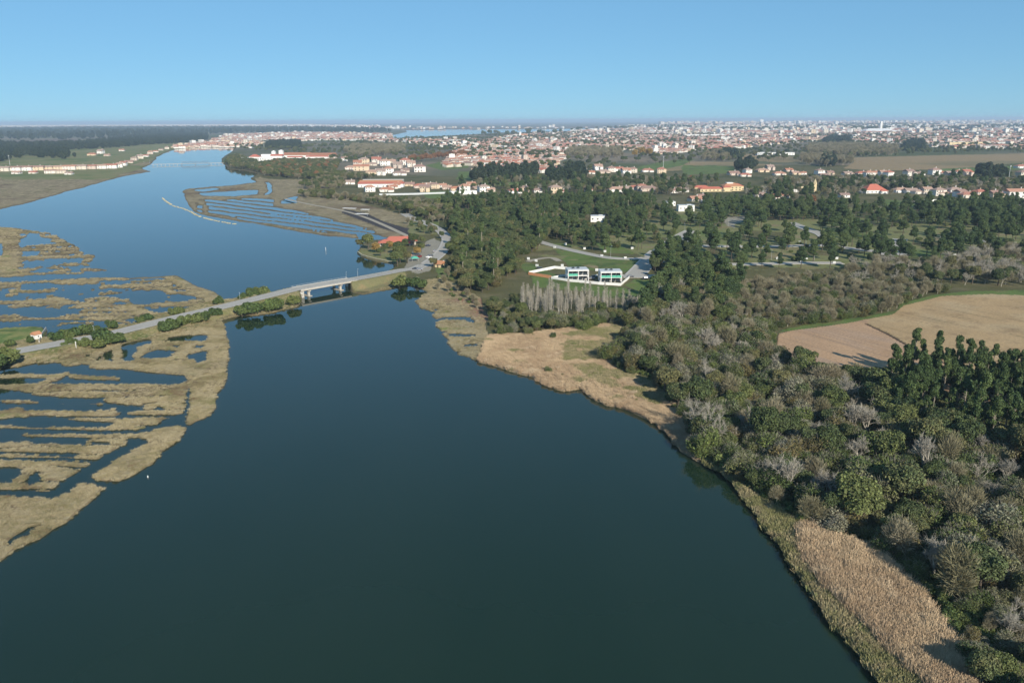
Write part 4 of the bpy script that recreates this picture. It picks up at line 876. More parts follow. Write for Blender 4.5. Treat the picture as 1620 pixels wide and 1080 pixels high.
# white utility cabinets on the plots
UB = [(1098.5,390,'at the left junction of the middle street'),(1140.5,391.5,'under the tall pine on the middle street'),(1169,388,'on the lawn above the middle street'),(1215,393,'left of the big round pine'),(1265,384.5,'right of the big round pine'),(1296,389.5,'at the fork of the curved side street'),(1321.5,392,'right of the fork of the curved side street'),(1229.5,410,'on the lower street, left of the middle'),(1275.5,410,'on the lower street, right of the middle'),(1267.5,416,'on the verge of the lower street'),(1323.5,410,'at the right end of the lower street'),(1319.5,417,'beside the right end of the lower street'),(1098,416.5,'at the left end of the lower street'),(1092,371,'at the top of the left side street'),(1087,380.5,'in the bend of the left side street'),(1149,374,'in the clearing left of the turning circle'),(1180,371.5,'between the pines right of the turning circle'),(1253.5,345,'at the head of the curved side street'),(1448.5,350,'on the track through the right hand pines'),(1430,380.5,'at the right hand side street'),(1422,393,'at the foot of the right hand side street'),(1396,389,'left of the right hand side street'),(1510,405,'in front of the hedge on the right'),(1537.5,410,'right of the hedge before the pale trees'),(1350,411,'below the long kerb on the right'),(1000,394,'behind the green plot by the road'),(957,399,'on the edge of the plot behind the villas'),(877.5,392.5,'at the left end of the path behind the villas'),(894.5,387.5,'above the path behind the villas'),(924.5,394.5,'in the middle of the path behind the villas'),(952,406,'on the path right behind the villas'),(989,409.5,'at the right end of the path behind the villas'),(836,410.5,'left one of the pair above the walled garden'),(848,414,'right one of the pair above the walled garden'),(849.5,421.5,'just above the walled garden'),(889.5,421.5,'behind the left villa'),(944,428.5,'between the two villas')]
ub = MB().box((0, 0, .75), (1.9, .7, 1.5)).mesh('cabinet', m_white); ubr = MB().box((0, -.02, 1.56), (2.1, .9, .12)).mesh('cabinet_roof', m_white); ubd = MB().box((-.4, -.37, .7), (.7, .05, 1.1)).box((.4, -.37, .7), (.7, .05, 1.1)).mesh('cabinet_door', m_grey)
for a, b, w in UB:
    x, y = at(a, b, 1.1); t = empty('utility_cabinet', (x, y, 1.05), R.uniform(-.4, .4)); tag(t, 'white utility cabinet '+w, 'cabinet', 'white cabinets on the building plots'); link('body', ub, t); link('roof', ubr, t); link('door', ubd, t)

# ------------------------------------------------------------------ the two white villas and their walls
def villa(px, py, rz, label, green):
    x, y = at(px, py, 1.15); t = empty('villa', (x, y, 1.1), rz); tag(t, label, 'villa')
    w = MB(); Wd, Dp = 13.5, 9.5
    # slabs and piers leave a deep loggia on both floors of the front
    w.box((0, Dp/2+1.2, 3.3), (Wd, Dp-2.4, 6.8)); w.box((0, 0, 3.15), (Wd, 2.6, .35)); w.box((0, .0, 6.45), (Wd, 2.6, .4)); w.box((-Wd/2+.2, .02, 3.3), (.4, 2.5, 6.6)); w.box((Wd/2-.2, .02, 3.3), (.4, 2.5, 6.6))
    w.box((0, .02, 3.3), (.35, 2.4, 6.1)); w.build('wall', m_white, t)
    rf = MB().box((0, Dp/2-.1, 6.85), (Wd+.3, Dp+.6, .3)); rf.box((0, Dp/2, 7.05), (Wd-.6, Dp-.4, .1)); r_ = rf.build('roof', m_grey, t)
    for k in (-2.6, .6): MB().box((k, 4, 7.5), (1.6, 1.0, .9), .1).build('solar_collector', m_glass, r_)
    for k, xx in enumerate((-4.9, -1.9, 1.9, 4.9)):
        MB().box((xx, 1.26, 1.5), (2.2, .1, 2.3)).build('window', m_glass, t); MB().box((xx, 1.26, 4.75), (2.2, .1, 2.1)).build('window', m_glass, t)
    for k, xx in enumerate(green): MB().box((xx, -1.32, 3.95), (2.9, .08, 1.5)).build('balcony_panel', m_green, t)
    MB().box((Wd/2+.04, 5, 4.6), (.08, 1.2, 1.2)).build('window', m_glass, t)
villa(914.5, 443.5, .10, 'white cubic two storey villa, left one of two, with two green balcony panels', (-4.9, -1.9))
villa(966.5, 446.5, .04, 'white cubic two storey villa, right one of two, green panels along the whole balcony', (-4.9, -1.8, 1.8, 4.9))
def wall_run(name, pts, h, th, mat_, label, cat_='wall', z=1.1):
    P3 = [at(a, b, z) for a, b in pts]; mb = MB()
    for i in range(len(P3)-1):
        (x0, y0), (x1, y1) = P3[i], P3[i+1]; L = math.hypot(x1-x0, y1-y0); mb.box(((x0+x1)/2, (y0+y1)/2, z+h/2-.3), (L+th*.98*(i % 2), th, h+.6-.004*i), math.atan2(y1-y0, x1-x0))
    tag(mb.build(name, mat_), label, cat_)
wall_run('garden_wall', [(872,441),(897,444.5),(947,449.5),(982,451.5),(996,439.5)], 1.5, .3, m_white, 'long white garden wall in front of the two villas')
wall_run('garden_wall', [(837,433),(858,428.5),(877,424.5),(897,426)], 1.7, .3, m_white, 'white wall at the back of the walled garden left of the villas')
wall_run('garden_wall', [(836,434.5),(872,440.5)], 1.9, .3, m_orangew, 'orange wall along the front of the walled garden left of the villas')
wall_run('garden_wall', [(925,444),(945,436.5)], 1.2, .3, m_white, 'white dividing wall between the two villas')
wall_run('garden_wall', [(872,440.5),(897,436)], 1.2, .3, m_white, 'white wall closing the garden beside the left villa')
wall_run('boundary_wall', [(1441,319),(1508,318)], 2.2, .5, m_white, 'long cream wall behind the pines at the top right')
wall_run('boundary_wall', [(1248,331),(1272,332),(1300,333)], 2.2, .5, m_white, 'pale wall behind the pines, right of the middle')
wall_run('boundary_wall', [(1163,327),(1185,326)], 2.2, .5, m_white, 'short pale wall behind the turning circle')
wall_run('boundary_wall', [(1100,314),(1108,317),(1112,322)], 2.5, .5, m_white, 'pale wall in the gap right of the white cubic house')
wall_run('boundary_wall', [(600,309),(655,308),(712,306)], 2.2, 3.0, m_grey, 'long grey sheds along the lower edge of the village', 'shed')
wall_run('boundary_wall', [(712,308),(753,306.5)], 4.5, 9.0, m_white, 'white flat roofed shed right of the long grey one', 'shed')

def flat_house(px, py, L, D_, h, label, name='flat_roofed_house', mat_=None, rz=0.0):
    x, y = at(px, py, 1.1); t = empty(name, (x, y, 1.0), rz); tag(t, label, 'house'); mat_ = mat_ or m_white
    MB().box((0, D_/2, h/2), (L, D_, h)).build('wall', mat_, t); MB().box((0, D_/2, h+.2), (L+.4, D_+.4, .4)).box((L*.2, D_*.5, h+.7), (L*.3, D_*.4, .8)).build('roof', m_grey, t)
    for k in np.linspace(-L*.36, L*.36, max(2, int(L/4))): MB().box((k, -.03, h*.55), (1.4, .08, 1.3)).build('window', m_glass, t)
flat_house(945.5, 351.5, 14, 9, 6, 'white cubic house in a gap of the wood north of the villas', rz=-.1)
flat_house(1086, 334.5, 18, 10, 6.5, 'white cubic house with dark windows above the pines', rz=.05)
flat_house(1062, 326, 11, 7, 5, 'smaller white house left of the white cubic one', rz=.3)
flat_house(1598, 313, 20, 9, 6, 'white flat house at the right edge behind the pines')

# ------------------------------------------------------------------ restaurant on the peninsula
x, y = at(629, 388.5, 1.2); t = empty('restaurant', (x, y, 1.1), .12); tag(t, 'long low restaurant with salmon red tiled roofs on the peninsula', 'restaurant')
MB().box((3, 9, 1.7), (24, 12, 3.4)).build('wall', m_conc, t); MB().gable((3, 9, 3.4), (25, 13, 3.2), .9, .5).build('roof', m_red, t)
MB().box((-10, 3, 1.5), (9, 10, 3.0)).build('wall', m_conc, t); MB().gable((-10, 3, 3.0), (10, 11, 2.2), .9, .8).build('roof', m_red, t)
MB().gable((6, -1.5, 2.7), (9, 4.5, .9), .3, .6).build('awning', mat_plain('red_awning', (.72,.03,.05), .7, .05, 1), t)
MB().gable((-2, 1.2, 2.9), (7, 4.0, 1.1), .3, .6).build('terrace_roof', m_red, t)
for k in (2, 6, 10): MB().cone((k, -3.4, 0), (k, -3.4, 2.7), .07, .07, 6).build('awning_post', m_metal, t)
for k in (-13, -9, -7): MB().box((k, -2.04, 1.5), (1.4, .08, 1.3)).build('window', m_glass, t)
for k in (-6, 0, 5, 10, 13): MB().box((k, 2.96, 1.6), (1.6, .08, 1.5)).build('window', m_glass, t)
x, y = at(696, 422, 1.2); t = empty('hut', (x, y, 1.1), -.5); tag(t, 'small hut with steep orange roof and cream wall beside the access road', 'hut')
MB().box((0, 0, 1.3), (5, 5.5, 2.6)).build('wall', m_yellow, t); MB().gable((0, 0, 2.6), (5.6, 6, 2.0), .5, 0).build('roof', m_orange, t); MB().box((2.3, 1.2, 3.8), (.8, .8, 1.6)).build('chimney', m_white, t); MB().box((0, -2.78, 1.0), (1, .08, 2)).build('door', m_wood, t)
for a, b, c, lab in ((645.5, 408, m_orangew, 'orange garden canopy between the trees of the car park'), (656.5, 413, m_green, 'pale green garden canopy beside the orange one')):
    x, y = at(a, b, 1.2); t = empty('canopy', (x, y, 1.1), .3); tag(t, lab, 'canopy')
    for sx_ in (-2.2, 2.2):
        for sy_ in (-1.8, 1.8): MB().cone((sx_, sy_, 0), (sx_, sy_, 2.5), .07, .07, 6).build('post', m_metal, t)
    MB().gable((0, 0, 2.5), (5, 4.2, 1.2), .4, .9).build('roof', c, t)
wall_run('breakwater_kerb', [(566,399),(572,403.5),(581,406.5),(595,410),(606,412),(619,414.5)], .7, 1.0, m_stone, 'pale stone kerb along the tip of the restaurant peninsula', 'wall', .5)
# cottage
x, y = at(53.5, 536, 1.15); t = empty('cottage', (x, y, 1.1), -.45, .78); tag(t, 'tiny white cottage with steep orange roof on the green field by the causeway', 'cottage')
MB().box((0, 1.8, 1.4), (4.2, 4.2, 2.8)).add([(-2.1,-.3,2.8),(2.1,-.3,2.8),(0,-.3,4.3)], [(0,1,2)]).add([(-2.1,3.9,2.8),(2.1,3.9,2.8),(0,3.9,4.3)], [(1,0,2)]).build('wall', m_white, t)
MB().gable((0, 0, 0), (4.3, 4.3, 1.6), .3).build('roof', m_orange, t, (0, 1.8, 2.8), math.pi/2)
MB().box((-.3, -.33, 1), (.8, .08, 1.9)).build('door', m_wood, t); MB().box((2.13, 1.8, 1.5), (.08, .8, .8)).build('window', m_glass, t)
wall_run('garden_wall', [(62,541),(67,528),(73,520)], .8, .4, m_conc, 'low wall behind the tiny cottage')

# ------------------------------------------------------------------ large buildings further off
def complex_(name, px, py, rz, label, cat_, blocks):
    """blocks: (x, y, L, D, h, roof kind, roof rise, wall material, roof material)"""
    x, y = at(px, py, 1.0); t = empty(name, (x, y, 1.0), rz); tag(t, label, cat_)
    for bx, by, L, D_, h, rk, rise, wm, rm in blocks:
        w = MB().box((bx, by+D_/2, h/2-.2), (L, D_, h+.4)).build('wall', wm, t)
        if rk == 'g': MB().gable((bx, by+D_/2, h), (L, D_, rise), .6, 0).build('roof', rm, t)
        elif rk == 'h': MB().gable((bx, by+D_/2, h), (L, D_, rise), .6, .95).build('roof', rm, t)
        elif rk == 'f': MB().box((bx, by+D_/2, h+.25), (L+.6, D_+.6, .5)).build('roof', rm, t)
        elif rk == 's': MB().cone((bx, by+D_/2, h), (bx, by+D_/2, h+rise), L*.75, .2, 4).build('spire', rm, t)
        nf = max(1, int(h/3.2)); nw = min(8, max(2, int(L/5)))
        for f in range(min(nf, 3)):
            for k in np.linspace(-L*.42, L*.42, nw): 
                if rk != 's': MB().box((bx+k, by-.04, 1.7+3.1*f), (1.8, .1, 1.5)).build('window', m_glass, w)
    return t
complex_('hotel', 418, 256, -.03, 'large white hotel complex with red roofs on the bank of the upper river', 'hotel', [(-40, 30, 60, 18, 9, 'f', 0, m_white, m_grey), (-28, 6, 26, 20, 12, 'h', 6, m_white, m_red), (0, 0, 34, 20, 11, 'f', 0, m_white, m_white), (22, -22, 22, 24, 9, 'f', 0, m_white, m_white), (28, 12, 30, 18, 14, 'g', 4, m_white, m_red), (-2, 24, 26, 14, 17, 'f', 0, m_white, m_white), (36, 26, 10, 10, 26, 'h', 3, m_white, m_white), (16, 28, 9, 9, 24, 'h', 3, m_white, m_white)])
complex_('hotel_annex', 468, 251.5, -.03, 'long annex with brown tiled roofs right of the hotel', 'building', [(-10, 20, 90, 26, 9, 'g', 7, m_whites, m_brownroof), (70, 14, 70, 24, 9, 'g', 6, m_whites, m_brownroof), (0, -12, 40, 12, 5, 'g', 3, m_white, m_red), (60, -8, 60, 12, 6, 'g', 3, m_white, m_red)])
complex_('factory', 601, 297, -.02, 'long low factory with pale and red ridged roofs behind the wooded bank', 'factory', [(-3, 22, 66, 14, 6.5, 'g', 3, m_conc, m_orange), (0, 6, 70, 15, 5.5, 'g', 2.6, m_white, m_red), (-2, 38, 64, 12, 7.5, 'g', 2.5, m_conc, m_conc)])
complex_('warehouse', 1228, 246, 0.02, 'long white warehouse on the tan fields', 'warehouse', [(-34, 0, 40, 26, 8, 'f', 0, m_grey, m_white), (20, 2, 66, 24, 7, 'f', 0, m_white, m_white)])
complex_('mansion', 1148, 303, .08, 'broad yellow mansion with several orange hipped roofs', 'mansion', [(-20, 0, 34, 12, 4, 'h', 2.6, m_yellow, m_red), (-30, 14, 22, 10, 5, 'h', 2.6, m_yellow, m_red), (12, 6, 26, 16, 7, 'h', 4, m_yellow, m_orange), (2, -2, 12, 8, 6, 'h', 2, m_yellow, m_red), (10, 12, 9, 8, 11, 'f', 0, m_white, m_white), (24, 16, 16, 14, 6, 'h', 3.5, m_yellow, m_red)])
complex_('chapel', 1284, 304, .05, 'small yellow chapel with pointed bell tower among trees', 'chapel', [(-8, 2, 18, 9, 5, 'g', 2.5, m_yellow, m_yellow), (5, 1, 4, 4, 11, 's', 7, m_yellow, m_yellow), (-20, 3, 12, 8, 3.5, 'f', 0, m_white, m_conc)])
complex_('villa_house', 1386, 306, .06, 'big house with tall red hipped roof right of the chapel', 'house', [(0, 0, 28, 20, 4.5, 'h', 7.5, m_white, m_red), (10, -4, 10, 6, 3.5, 'h', 2, m_white, m_red)])
complex_('sports_hall', 1394, 211, 0, 'very large white hall on the far right plain', 'hall', [(0, 0, 240, 120, 14, 'h', 18, m_white, m_white), (-110, 30, 120, 60, 8, 'f', 0, m_white, m_conc)])
complex_('white_tower', 1393.5, 208, 0, 'slim white tower rising behind the large white hall', 'tower', [(0, 0, 16, 16, 78, 'f', 0, m_white, m_white)])
complex_('factory_hall', 1535, 229.5, 0, 'long cream industrial hall on the right plain', 'factory', [(0, 0, 160, 40, 10, 'f', 0, m_yellow, m_yellow), (95, -30, 60, 30, 8, 'f', 0, m_white, m_white)])
complex_('factory_hall', 1115, 217, 0, 'long white hall above the town, in the middle of the plain', 'factory', [(0, 0, 230, 60, 14, 'f', 0, m_white, m_white)])
complex_('factory_hall', 922, 207.5, 0, 'white hall at the lagoon, behind the town', 'factory', [(-60, 0, 110, 60, 18, 'f', 0, m_white, m_white), (80, 0, 70, 60, 20, 'f', 0, m_white, m_white)])
complex_('church', 832, 217, 0, 'orange town church with white bell tower in the town centre', 'church', [(-10, 0, 40, 30, 12, 'g', 8, m_yellow, m_orange), (-35, 0, 12, 12, 24, 's', 10, m_white, m_white)])
complex_('water_tower_block', 1205, 197.5, 0, 'tall pale block on the skyline right of the middle', 'building', [(0, 0, 60, 60, 95, 'f', 0, m_white, m_white)])
# white awnings by the dark mud field
for i, (a, b, L) in enumerate(((553, 333, 16), (573, 342, 14), (578, 335, 10))):
    x, y = at(a, b, 1.1); t = empty('shelter', (x, y, 1.1), -.3); tag(t, ['left white boat shelter above the dark mud field', 'front white boat shelter beside the dark mud field', 'back white boat shelter above the dark mud field'][i], 'shelter', 'white boat shelters')
    MB().box((0, 0, 2.6), (L, 5, .25)).build('roof', m_white, t)
    for sx_ in (-.45, .45): MB().cone((L*sx_, 0, 0), (L*sx_, 0, 2.5), .1, .1, 6).build('post', m_metal, t)

# ------------------------------------------------------------------ far trestle bridge, broken dyke, posts
x0, y0 = at(240, 261, 2); x1, y1 = at(354, 258.5, 2); L = math.hypot(x1-x0, y1-y0); a_ = math.atan2(y1-y0, x1-x0)
t = empty('footbridge', (x0, y0, 0), a_); tag(t, 'distant low trestle bridge with a steel truss span over the upper river', 'bridge')
MB().box((L/2, 0, 3.2), (L, 3.5, .7)).build('deck', m_conc, t)
for k in np.arange(3, L*.4, 9): MB().box((k, 0, 1), (.9, 3, 4.2)).build('pier', m_conc, t)
for k in np.arange(L*.82, L, 9): MB().box((k, 0, 1), (.9, 3, 4.2)).build('pier', m_conc, t)
m_steel = mat_plain('blue_grey_steel', (.13,.17,.22), .6, .1, 1)
for s in (-1.8, 1.8):
    mb = MB().box((L*.6, s, 8), (L*.38, .35, .45)).box((L*.6, s, 3.7), (L*.40, .35, .5)); n = 9
    for k in range(n+1): mb.box((L*(.41+.38*k/n), s, 5.8), (.35, .34, 4.4))
    for k in range(n): mb.cone((L*(.41+.38*k/n), s, 3.8+(k % 2)*4.1), (L*(.41+.38*(k+1)/n), s, 7.9-(k % 2)*4.1), .17, .17, 4)
    mb.build('truss', m_steel, t)
for k in (.41, .6, .79): MB().box((L*k, 0, .9), (1.6, 4.4, 4)).build('pier', m_steel, t)
# broken dyke: two continuous stretches and a string of stones
for nm_, pts, lab in (('dyke', [(257,313),(261,317),(266,320.5),(271,323.5)], 'pale remaining piece of the stone dyke out in the river'), ('dyke', [(303,335),(307,338),(312,340.5),(317,342.5)], 'short pale piece of the stone dyke near the striped marsh')):
    P_ = [at(a, b, .3) for a, b in pts]; mb = MB()
    for i in range(len(P_)-1):
        for k in range(6):
            f = (k+R.random()*.4)/6; mb.box((P_[i][0]+(P_[i+1][0]-P_[i][0])*f, P_[i][1]+(P_[i+1][1]-P_[i][1])*f, .15+.2*R.random()), (2.0+R.random(), 1.3, .7), R.random()*3, .8)
    tag(mb.build(nm_, m_stone), lab, 'dyke')
ST = [(274,325.5),(277,326.5),(280,327),(283,328),(286,328.6),(289,329.6),(292,330.8),(295,332),(298,333.4),(301,334.6),(323,344.3),(326,345),(329,346),(332,346.8),(335,347.6),(339,348.6),(342,349.2),(346,350),(352,351),(355,351.4),(358,352.2),(361,352.8),(364,353),(370,354)]
for i, (a, b) in enumerate(ST):
    x, y = at(a, b, .2); mb = MB()
    for k in range(5): mb.box((R.normal()*.6, R.normal()*.5, .1+.15*R.random()), (1.0+.6*R.random(), .8+R.random()*.5, .6), R.random()*3, .7)
    n_ = i+1 if i < 10 else i-9
    tag(mb.build('rock_heap', m_stone, None, (x, y, 0), R.random()), f'pale stone heap in the river, {ORD[n_]} right of the '+('long dyke piece' if i < 10 else 'short dyke piece'), 'rocks', 'stone heaps of the broken dyke')
for i, (a, b, h, lab) in enumerate([(515.5,397,2.6,'white marker post in the open river above the bridge'), (234,755,.3,'tiny pale buoy off the left marsh'), (237,259,7,'dark mooring frame at the left end of the trestle bridge'), (228,258,4,'grey post in the water by the left bank village'), (121,552,3.5,'pale post by the near road bend'), (147,529,3,'white post between the bushes by the cottage')]):
    x, y = at(a, b, 0 if i < 4 else 1); t = empty('marker_post', (x, y, 0 if i < 4 else .8)); tag(t, lab, 'post'); MB().cone((0, 0, -.5), (0, 0, h), .1 if h < 5 else .8, .16, 8).build('pole', m_white if h < 5 else m_steel, t); MB().cone((0, 0, h), (0, 0, h+.35), .16, .08, 8).build('cap', m_white, t)
for a, b, h, lab in ((1049,268,26,'tall thin mast on the green slope before the town'), (1595,288,26,'tall thin mast by the right hand farm houses'), (16,262,24,'thin mast at the left edge before the forest'), (418,236,40,'thin mast left of the grove behind the hotel')):
    x, y = at(a, b, 1); t = empty('mast', (x, y, 1)); tag(t, lab, 'mast'); MB().cone((0, 0, 0), (0, 0, h), .5, .25, 6).build('pole', m_metal, t); MB().box((0, 0, h-1), (1.6, 1.6, 2.0)).build('antenna', m_metal, t)

# ------------------------------------------------------------------ parked cars
m_tyre = mat_plain('tyre_rubber', (.02,.02,.02), .9, .1, 3)
def car(px, py, rz, col, label):
    x, y = at(px, py, 1.5); t = empty('parked_car', (x, y, 1.46), rz); tag(t, label, 'car', 'parked cars'); pm = mat_plain('car_paint', col, .3, .03, 1)
    MB().box((0, 0, .62), (4.3, 1.75, .55), 0, .96).box((0, 0, .35), (4.1, 1.7, .3)).build('body', pm, t)
    MB().box((-.2, 0, 1.12), (2.3, 1.55, .48), 0, .76).build('windows', m_glass, t); MB().box((-.2, 0, 1.38), (1.65, 1.15, .06)).build('roof', pm, t)
    for sx_ in (-1.35, 1.35):
        for sy_ in (-.82, .82):
            w = MB().cone((sx_, sy_-.1, .32), (sx_, sy_+.1, .32), .33, .33, 12).build('wheel', m_tyre, t)
    for sy_ in (-.6, .6): MB().box((2.12, sy_, .68), (.08, .35, .18)).build('headlight', m_white, t); MB().box((-2.12, sy_, .7), (.08, .3, .18)).build('tail_light', m_red, t)
for q in [(678,407.5,.2,(.75,.75,.75),'white car parked in the car park below the trees'), (681,405,.2,(.02,.02,.025),'black car parked behind the white one in the car park'), (664,406.5,1.2,(.30,.02,.02),'dark red car parked beside the green canopy'), (661,403.5,1.0,(.10,.10,.11),'grey car parked above the dark red one'), (657,426,.1,(.03,.035,.05),'dark car parked by the roadside hedge below the car park'), (664,427,.1,(.3,.3,.32),'silver car by the roadside, right of the dark one'), (688,398,1.3,(.5,.5,.52),'silver car parked near the road in the car park'), (677,389,.4,(.04,.05,.08),'dark blue car at the upper end of the car park'),
          (1041.5,413.5,.9,(.05,.08,.30),'blue car on the access road under the large trees'), (1022,441,.1,(.03,.03,.04),'black car at the end of the road beside the villas'), (997.5,438.5,.2,(.06,.06,.07),'dark car parked at the corner of the villa wall'), (936,441,.5,(.35,.33,.33),'grey car parked between the two villas'), (939,438.5,.5,(.03,.03,.035),'black car parked behind the grey one between the villas'), (853,424.5,.1,(.03,.035,.04),'dark car parked above the walled garden')]:
    car(*q)
# ------------------------------------------------------------------ woods: every tree gets a kind, a place and a stand it belongs to
TREES = []      # (kind, x, y, z, scale, stand)
def stand(name, poly, spacing, mix, size=1.0, var=.25, **kw):
    X, Y, Z = fill(poly, spacing, **kw)
    kinds = list(mix); p = np.array([mix[k] for k in kinds], float); p /= p.sum()
    if len(X) == 0: return
    nz = (fbm(X/22, Y/22, 91, 2)+1)/2; order = np.clip(nz*.35+R.random(len(X))*1.0-.175, 0, .999)
    c = np.cumsum(p); ks = np.searchsorted(c, order)
    keep = np.ones(len(X), bool)
    for bx, by, br in BLOCK: keep &= np.hypot(X-bx, Y-by) > br
    for x, y, z, k in zip(X[keep], Y[keep], Z[keep], ks[keep]): TREES.append((kinds[min(k, len(kinds)-1)], x, y, z-.1, size*(1+var*R.uniform(-1, 1)), name))
for a, b, r in ((915,438,15),(967,442,16),(855,436,18),(935,444,22),(627,384,22),(696,419,8),(646,406,4),(57,533,8),(1085,333,12),(945,348,8),(1150,298,60),(1385,303,35),(1290,303,25),(600,296,50),(1228,246,120)):
    x, y = at(a, b, 1.2); BLOCK.append((x, y, r))

# riverside thicket on the right
THICKET = [(1062,640),(1040,600),(1000,588),(955,562),(990,545),(1000,500),(1060,470),(1130,500),(1225,530),(1222,557),(1255,588),(1330,606),(1400,622),(1390,650),(1420,690),(1530,705),(1620,725),(1900,760),(2600,1000),(1900,1400),(1660,1290),(1560,1110),(1512,1010),(1480,955),(1450,925),(1400,888),(1340,853),(1275,828),(1230,800),(1180,770),(1145,742),(1110,722),(1085,668)]
stand('riverside thicket below the ploughed field', THICKET, 4.3, {'willow': .70, 'oak': .11, 'twiggy': .09, 'bush': .05, 'bare': .05}, 1.05, .5, gap=0)
stand('dark stand of tall trees at the lower edge of the fields', [(1428,592),(1450,590),(1500,600),(1560,606),(1620,612),(2300,640),(2300,790),(1900,765),(1620,728),(1530,705),(1430,690),(1395,655),(1405,625)], 4.6, {'eucalyptus': .82, 'oak': .18}, .75, .24, gap=0)
stand('dark stand of tall trees at the lower edge of the fields', [(1405,650),(1430,685),(1530,702),(1620,722),(1900,760),(1900,790),(1620,745),(1520,722),(1420,706),(1385,672)], 5.0, {'oak': .6, 'willow': .4}, 1.45, .2, gap=0)
stand('pale brown scrub belt above the ploughed field', [(1010,485),(1060,470),(1150,458),(1230,446),(1300,442),(1400,446),(1470,456),(1505,462),(1463,470),(1429,480),(1413,492),(1370,501),(1290,513),(1240,521),(1130,505),(1060,500)], 5.0, {'willow': .62, 'twiggy': .3, 'bush': .08}, 1.0, .25)
stand('bare trees along the upper side of the stubble field', [(1330,425),(1390,418),(1500,420),(1560,400),(1620,395),(2200,400),(2200,460),(1620,455),(1500,452),(1440,450),(1330,435)], 8.0, {'bare': .45, 'twiggy': .3, 'bush': .12, 'oak': .13}, 1.05, .25)
stand('dark trees between the white villas and the field', [(1040,470),(1050,445),(1030,425),(1060,405),(1090,395),(1105,430),(1130,440),(1170,440),(1150,452),(1190,470),(1140,500),(1090,500),(1010,520),(1000,500)], 6.0, {'oak': .5, 'pine': .28, 'willow': .22}, 1.12, .25)
stand('woodland between the restaurant and the villas', [(707,404),(712,385),(703,362),(730,348),(800,330),(870,330),(870,372),(860,392),(830,405),(800,415),(830,430),(800,440),(770,465),(735,462),(722,440)], 6.2, {'oak': .72, 'eucalyptus': .03, 'willow': .15, 'pine': .10}, 1.0, .28)
stand('dense wood north of the villas', [(870,372),(865,335),(780,335),(690,328),(700,318),(760,320),(850,316),(1000,316),(1040,328),(1050,338),(1040,345),(1000,368),(960,378),(905,388)], 9.0, {'pine': .4, 'oak': .46, 'eucalyptus': .02, 'twiggy': .12}, 1.0, .3, thr=-.38, nscale=45, seed=139)
stand('wooded bank above the marsh', [(478,310),(500,306),(540,312),(600,318),(690,326),(725,340),(705,353),(680,349),(640,340),(600,325),(560,318),(500,312)], 8.5, {'oak': .36, 'twiggy': .34, 'willow': .3}, 1.1, .28)
stand('pines scattered over the building plots', [(1040,345),(1060,330),(1110,322),(1300,325),(1400,330),(1620,318),(2300,320),(2300,420),(1620,405),(1500,415),(1340,425),(1200,430),(1060,430),(1040,400)], 15.0, {'pine': .86, 'bush': .14}, 1.12, .28, thr=-.10, nscale=45, seed=123, gap=4)
stand('pines scattered over the building plots', [(1390,340),(1620,328),(2300,330),(2300,375),(1620,362),(1500,360),(1390,350)], 11.5, {'pine': .8, 'oak': .2}, 1.1, .28, thr=-.3, nscale=70, seed=133, gap=4)
stand('pines scattered over the building plots', [(1120,345),(1150,336),(1330,338),(1340,346),(1240,352)], 12, {'pine': .85, 'oak': .15}, 1.1, .28, thr=-.35, nscale=70, seed=137, gap=4)
stand('trees on the plots behind the villas', [(830,385),(880,370),(1000,360),(1060,350),(1075,385),(1000,400),(900,400)], 15, {'pine': .6, 'oak': .2, 'willow': .2}, .95, .3, thr=-.1, nscale=30, seed=127, gap=4)
stand('tree belt below the red roofed village', [(700,305),(770,288),(860,282),(1000,285),(1100,290),(1250,298),(1330,292),(1400,290),(1620,285),(2300,285),(2300,310),(1620,300),(1500,304),(1340,310),(1250,318),(1100,312),(1000,306),(850,306)], 13, {'oak': .3, 'twiggy': .38, 'bare': .12, 'pine': .2}, 1.2, .3, thr=-.35, nscale=90, seed=131)
stand('tree belt below the red roofed village', [(1200,290),(1330,284),(1620,290),(2200,300),(2200,312),(1620,306),(1480,306),(1340,298)], 11, {'twiggy': .6, 'oak': .25, 'bare': .15}, 1.2, .3)
stand('woodland on the point by the hotel', [(356,258),(362,250),(375,247),(400,255),(412,262),(410,273),(392,269),(365,266)], 11, {'oak': .8, 'twiggy': .2}, 1.1, .25)
stand('woodland below the hotel', [(410,262),(440,256),(500,256),(540,258),(530,272),(505,284),(470,284),(440,280),(412,278)], 11, {'oak': .75, 'twiggy': .15, 'rust': .1}, 1.15, .25)
stand('woodland below the hotel', [(500,284),(530,274),(560,280),(600,282),(560,290),(540,300),(505,300),(478,318),(470,300)], 11, {'oak': .6, 'twiggy': .4}, 1.1, .25, thr=-.3, nscale=60)
stand('shore of pale poplars in front of the villas', [(818,478),(850,474),(900,476),(945,484),(1000,488),(1002,500),(950,500),(900,502),(850,502),(822,496)], 4.6, {'poplar': 1}, .73, .28)
stand('scrub round the poplars', [(770,505),(775,485),(800,478),(818,480),(822,498),(850,504),(900,504),(1000,502),(1010,508),(985,514),(900,519),(870,524),(835,529),(790,529)], 4.4, {'willow': .6, 'oak': .25, 'bush': .15}, .78, .3)
for a, b in ((875,508),(885,512),(918,510),(925,515),(938,508)): 
    x, y = at(a, b+6, 1); TREES.append(('willow', x, y, .9, 1.25, 'scrub round the poplars'))
stand('reed bank shrubs', [(800,530),(870,526),(930,515),(985,515),(1000,560),(1040,600),(1090,670),(1100,705),(1060,670),(1000,640),(900,600),(800,575)], 13, {'willow': .4, 'bush': .6}, .45, .3, thr=.1, nscale=16, seed=151)
stand('reed bank shrubs', [(960,545),(1000,560),(1040,590),(1060,620),(1000,595),(960,580)], 7, {'willow': .8, 'bush': .2}, .8, .3)
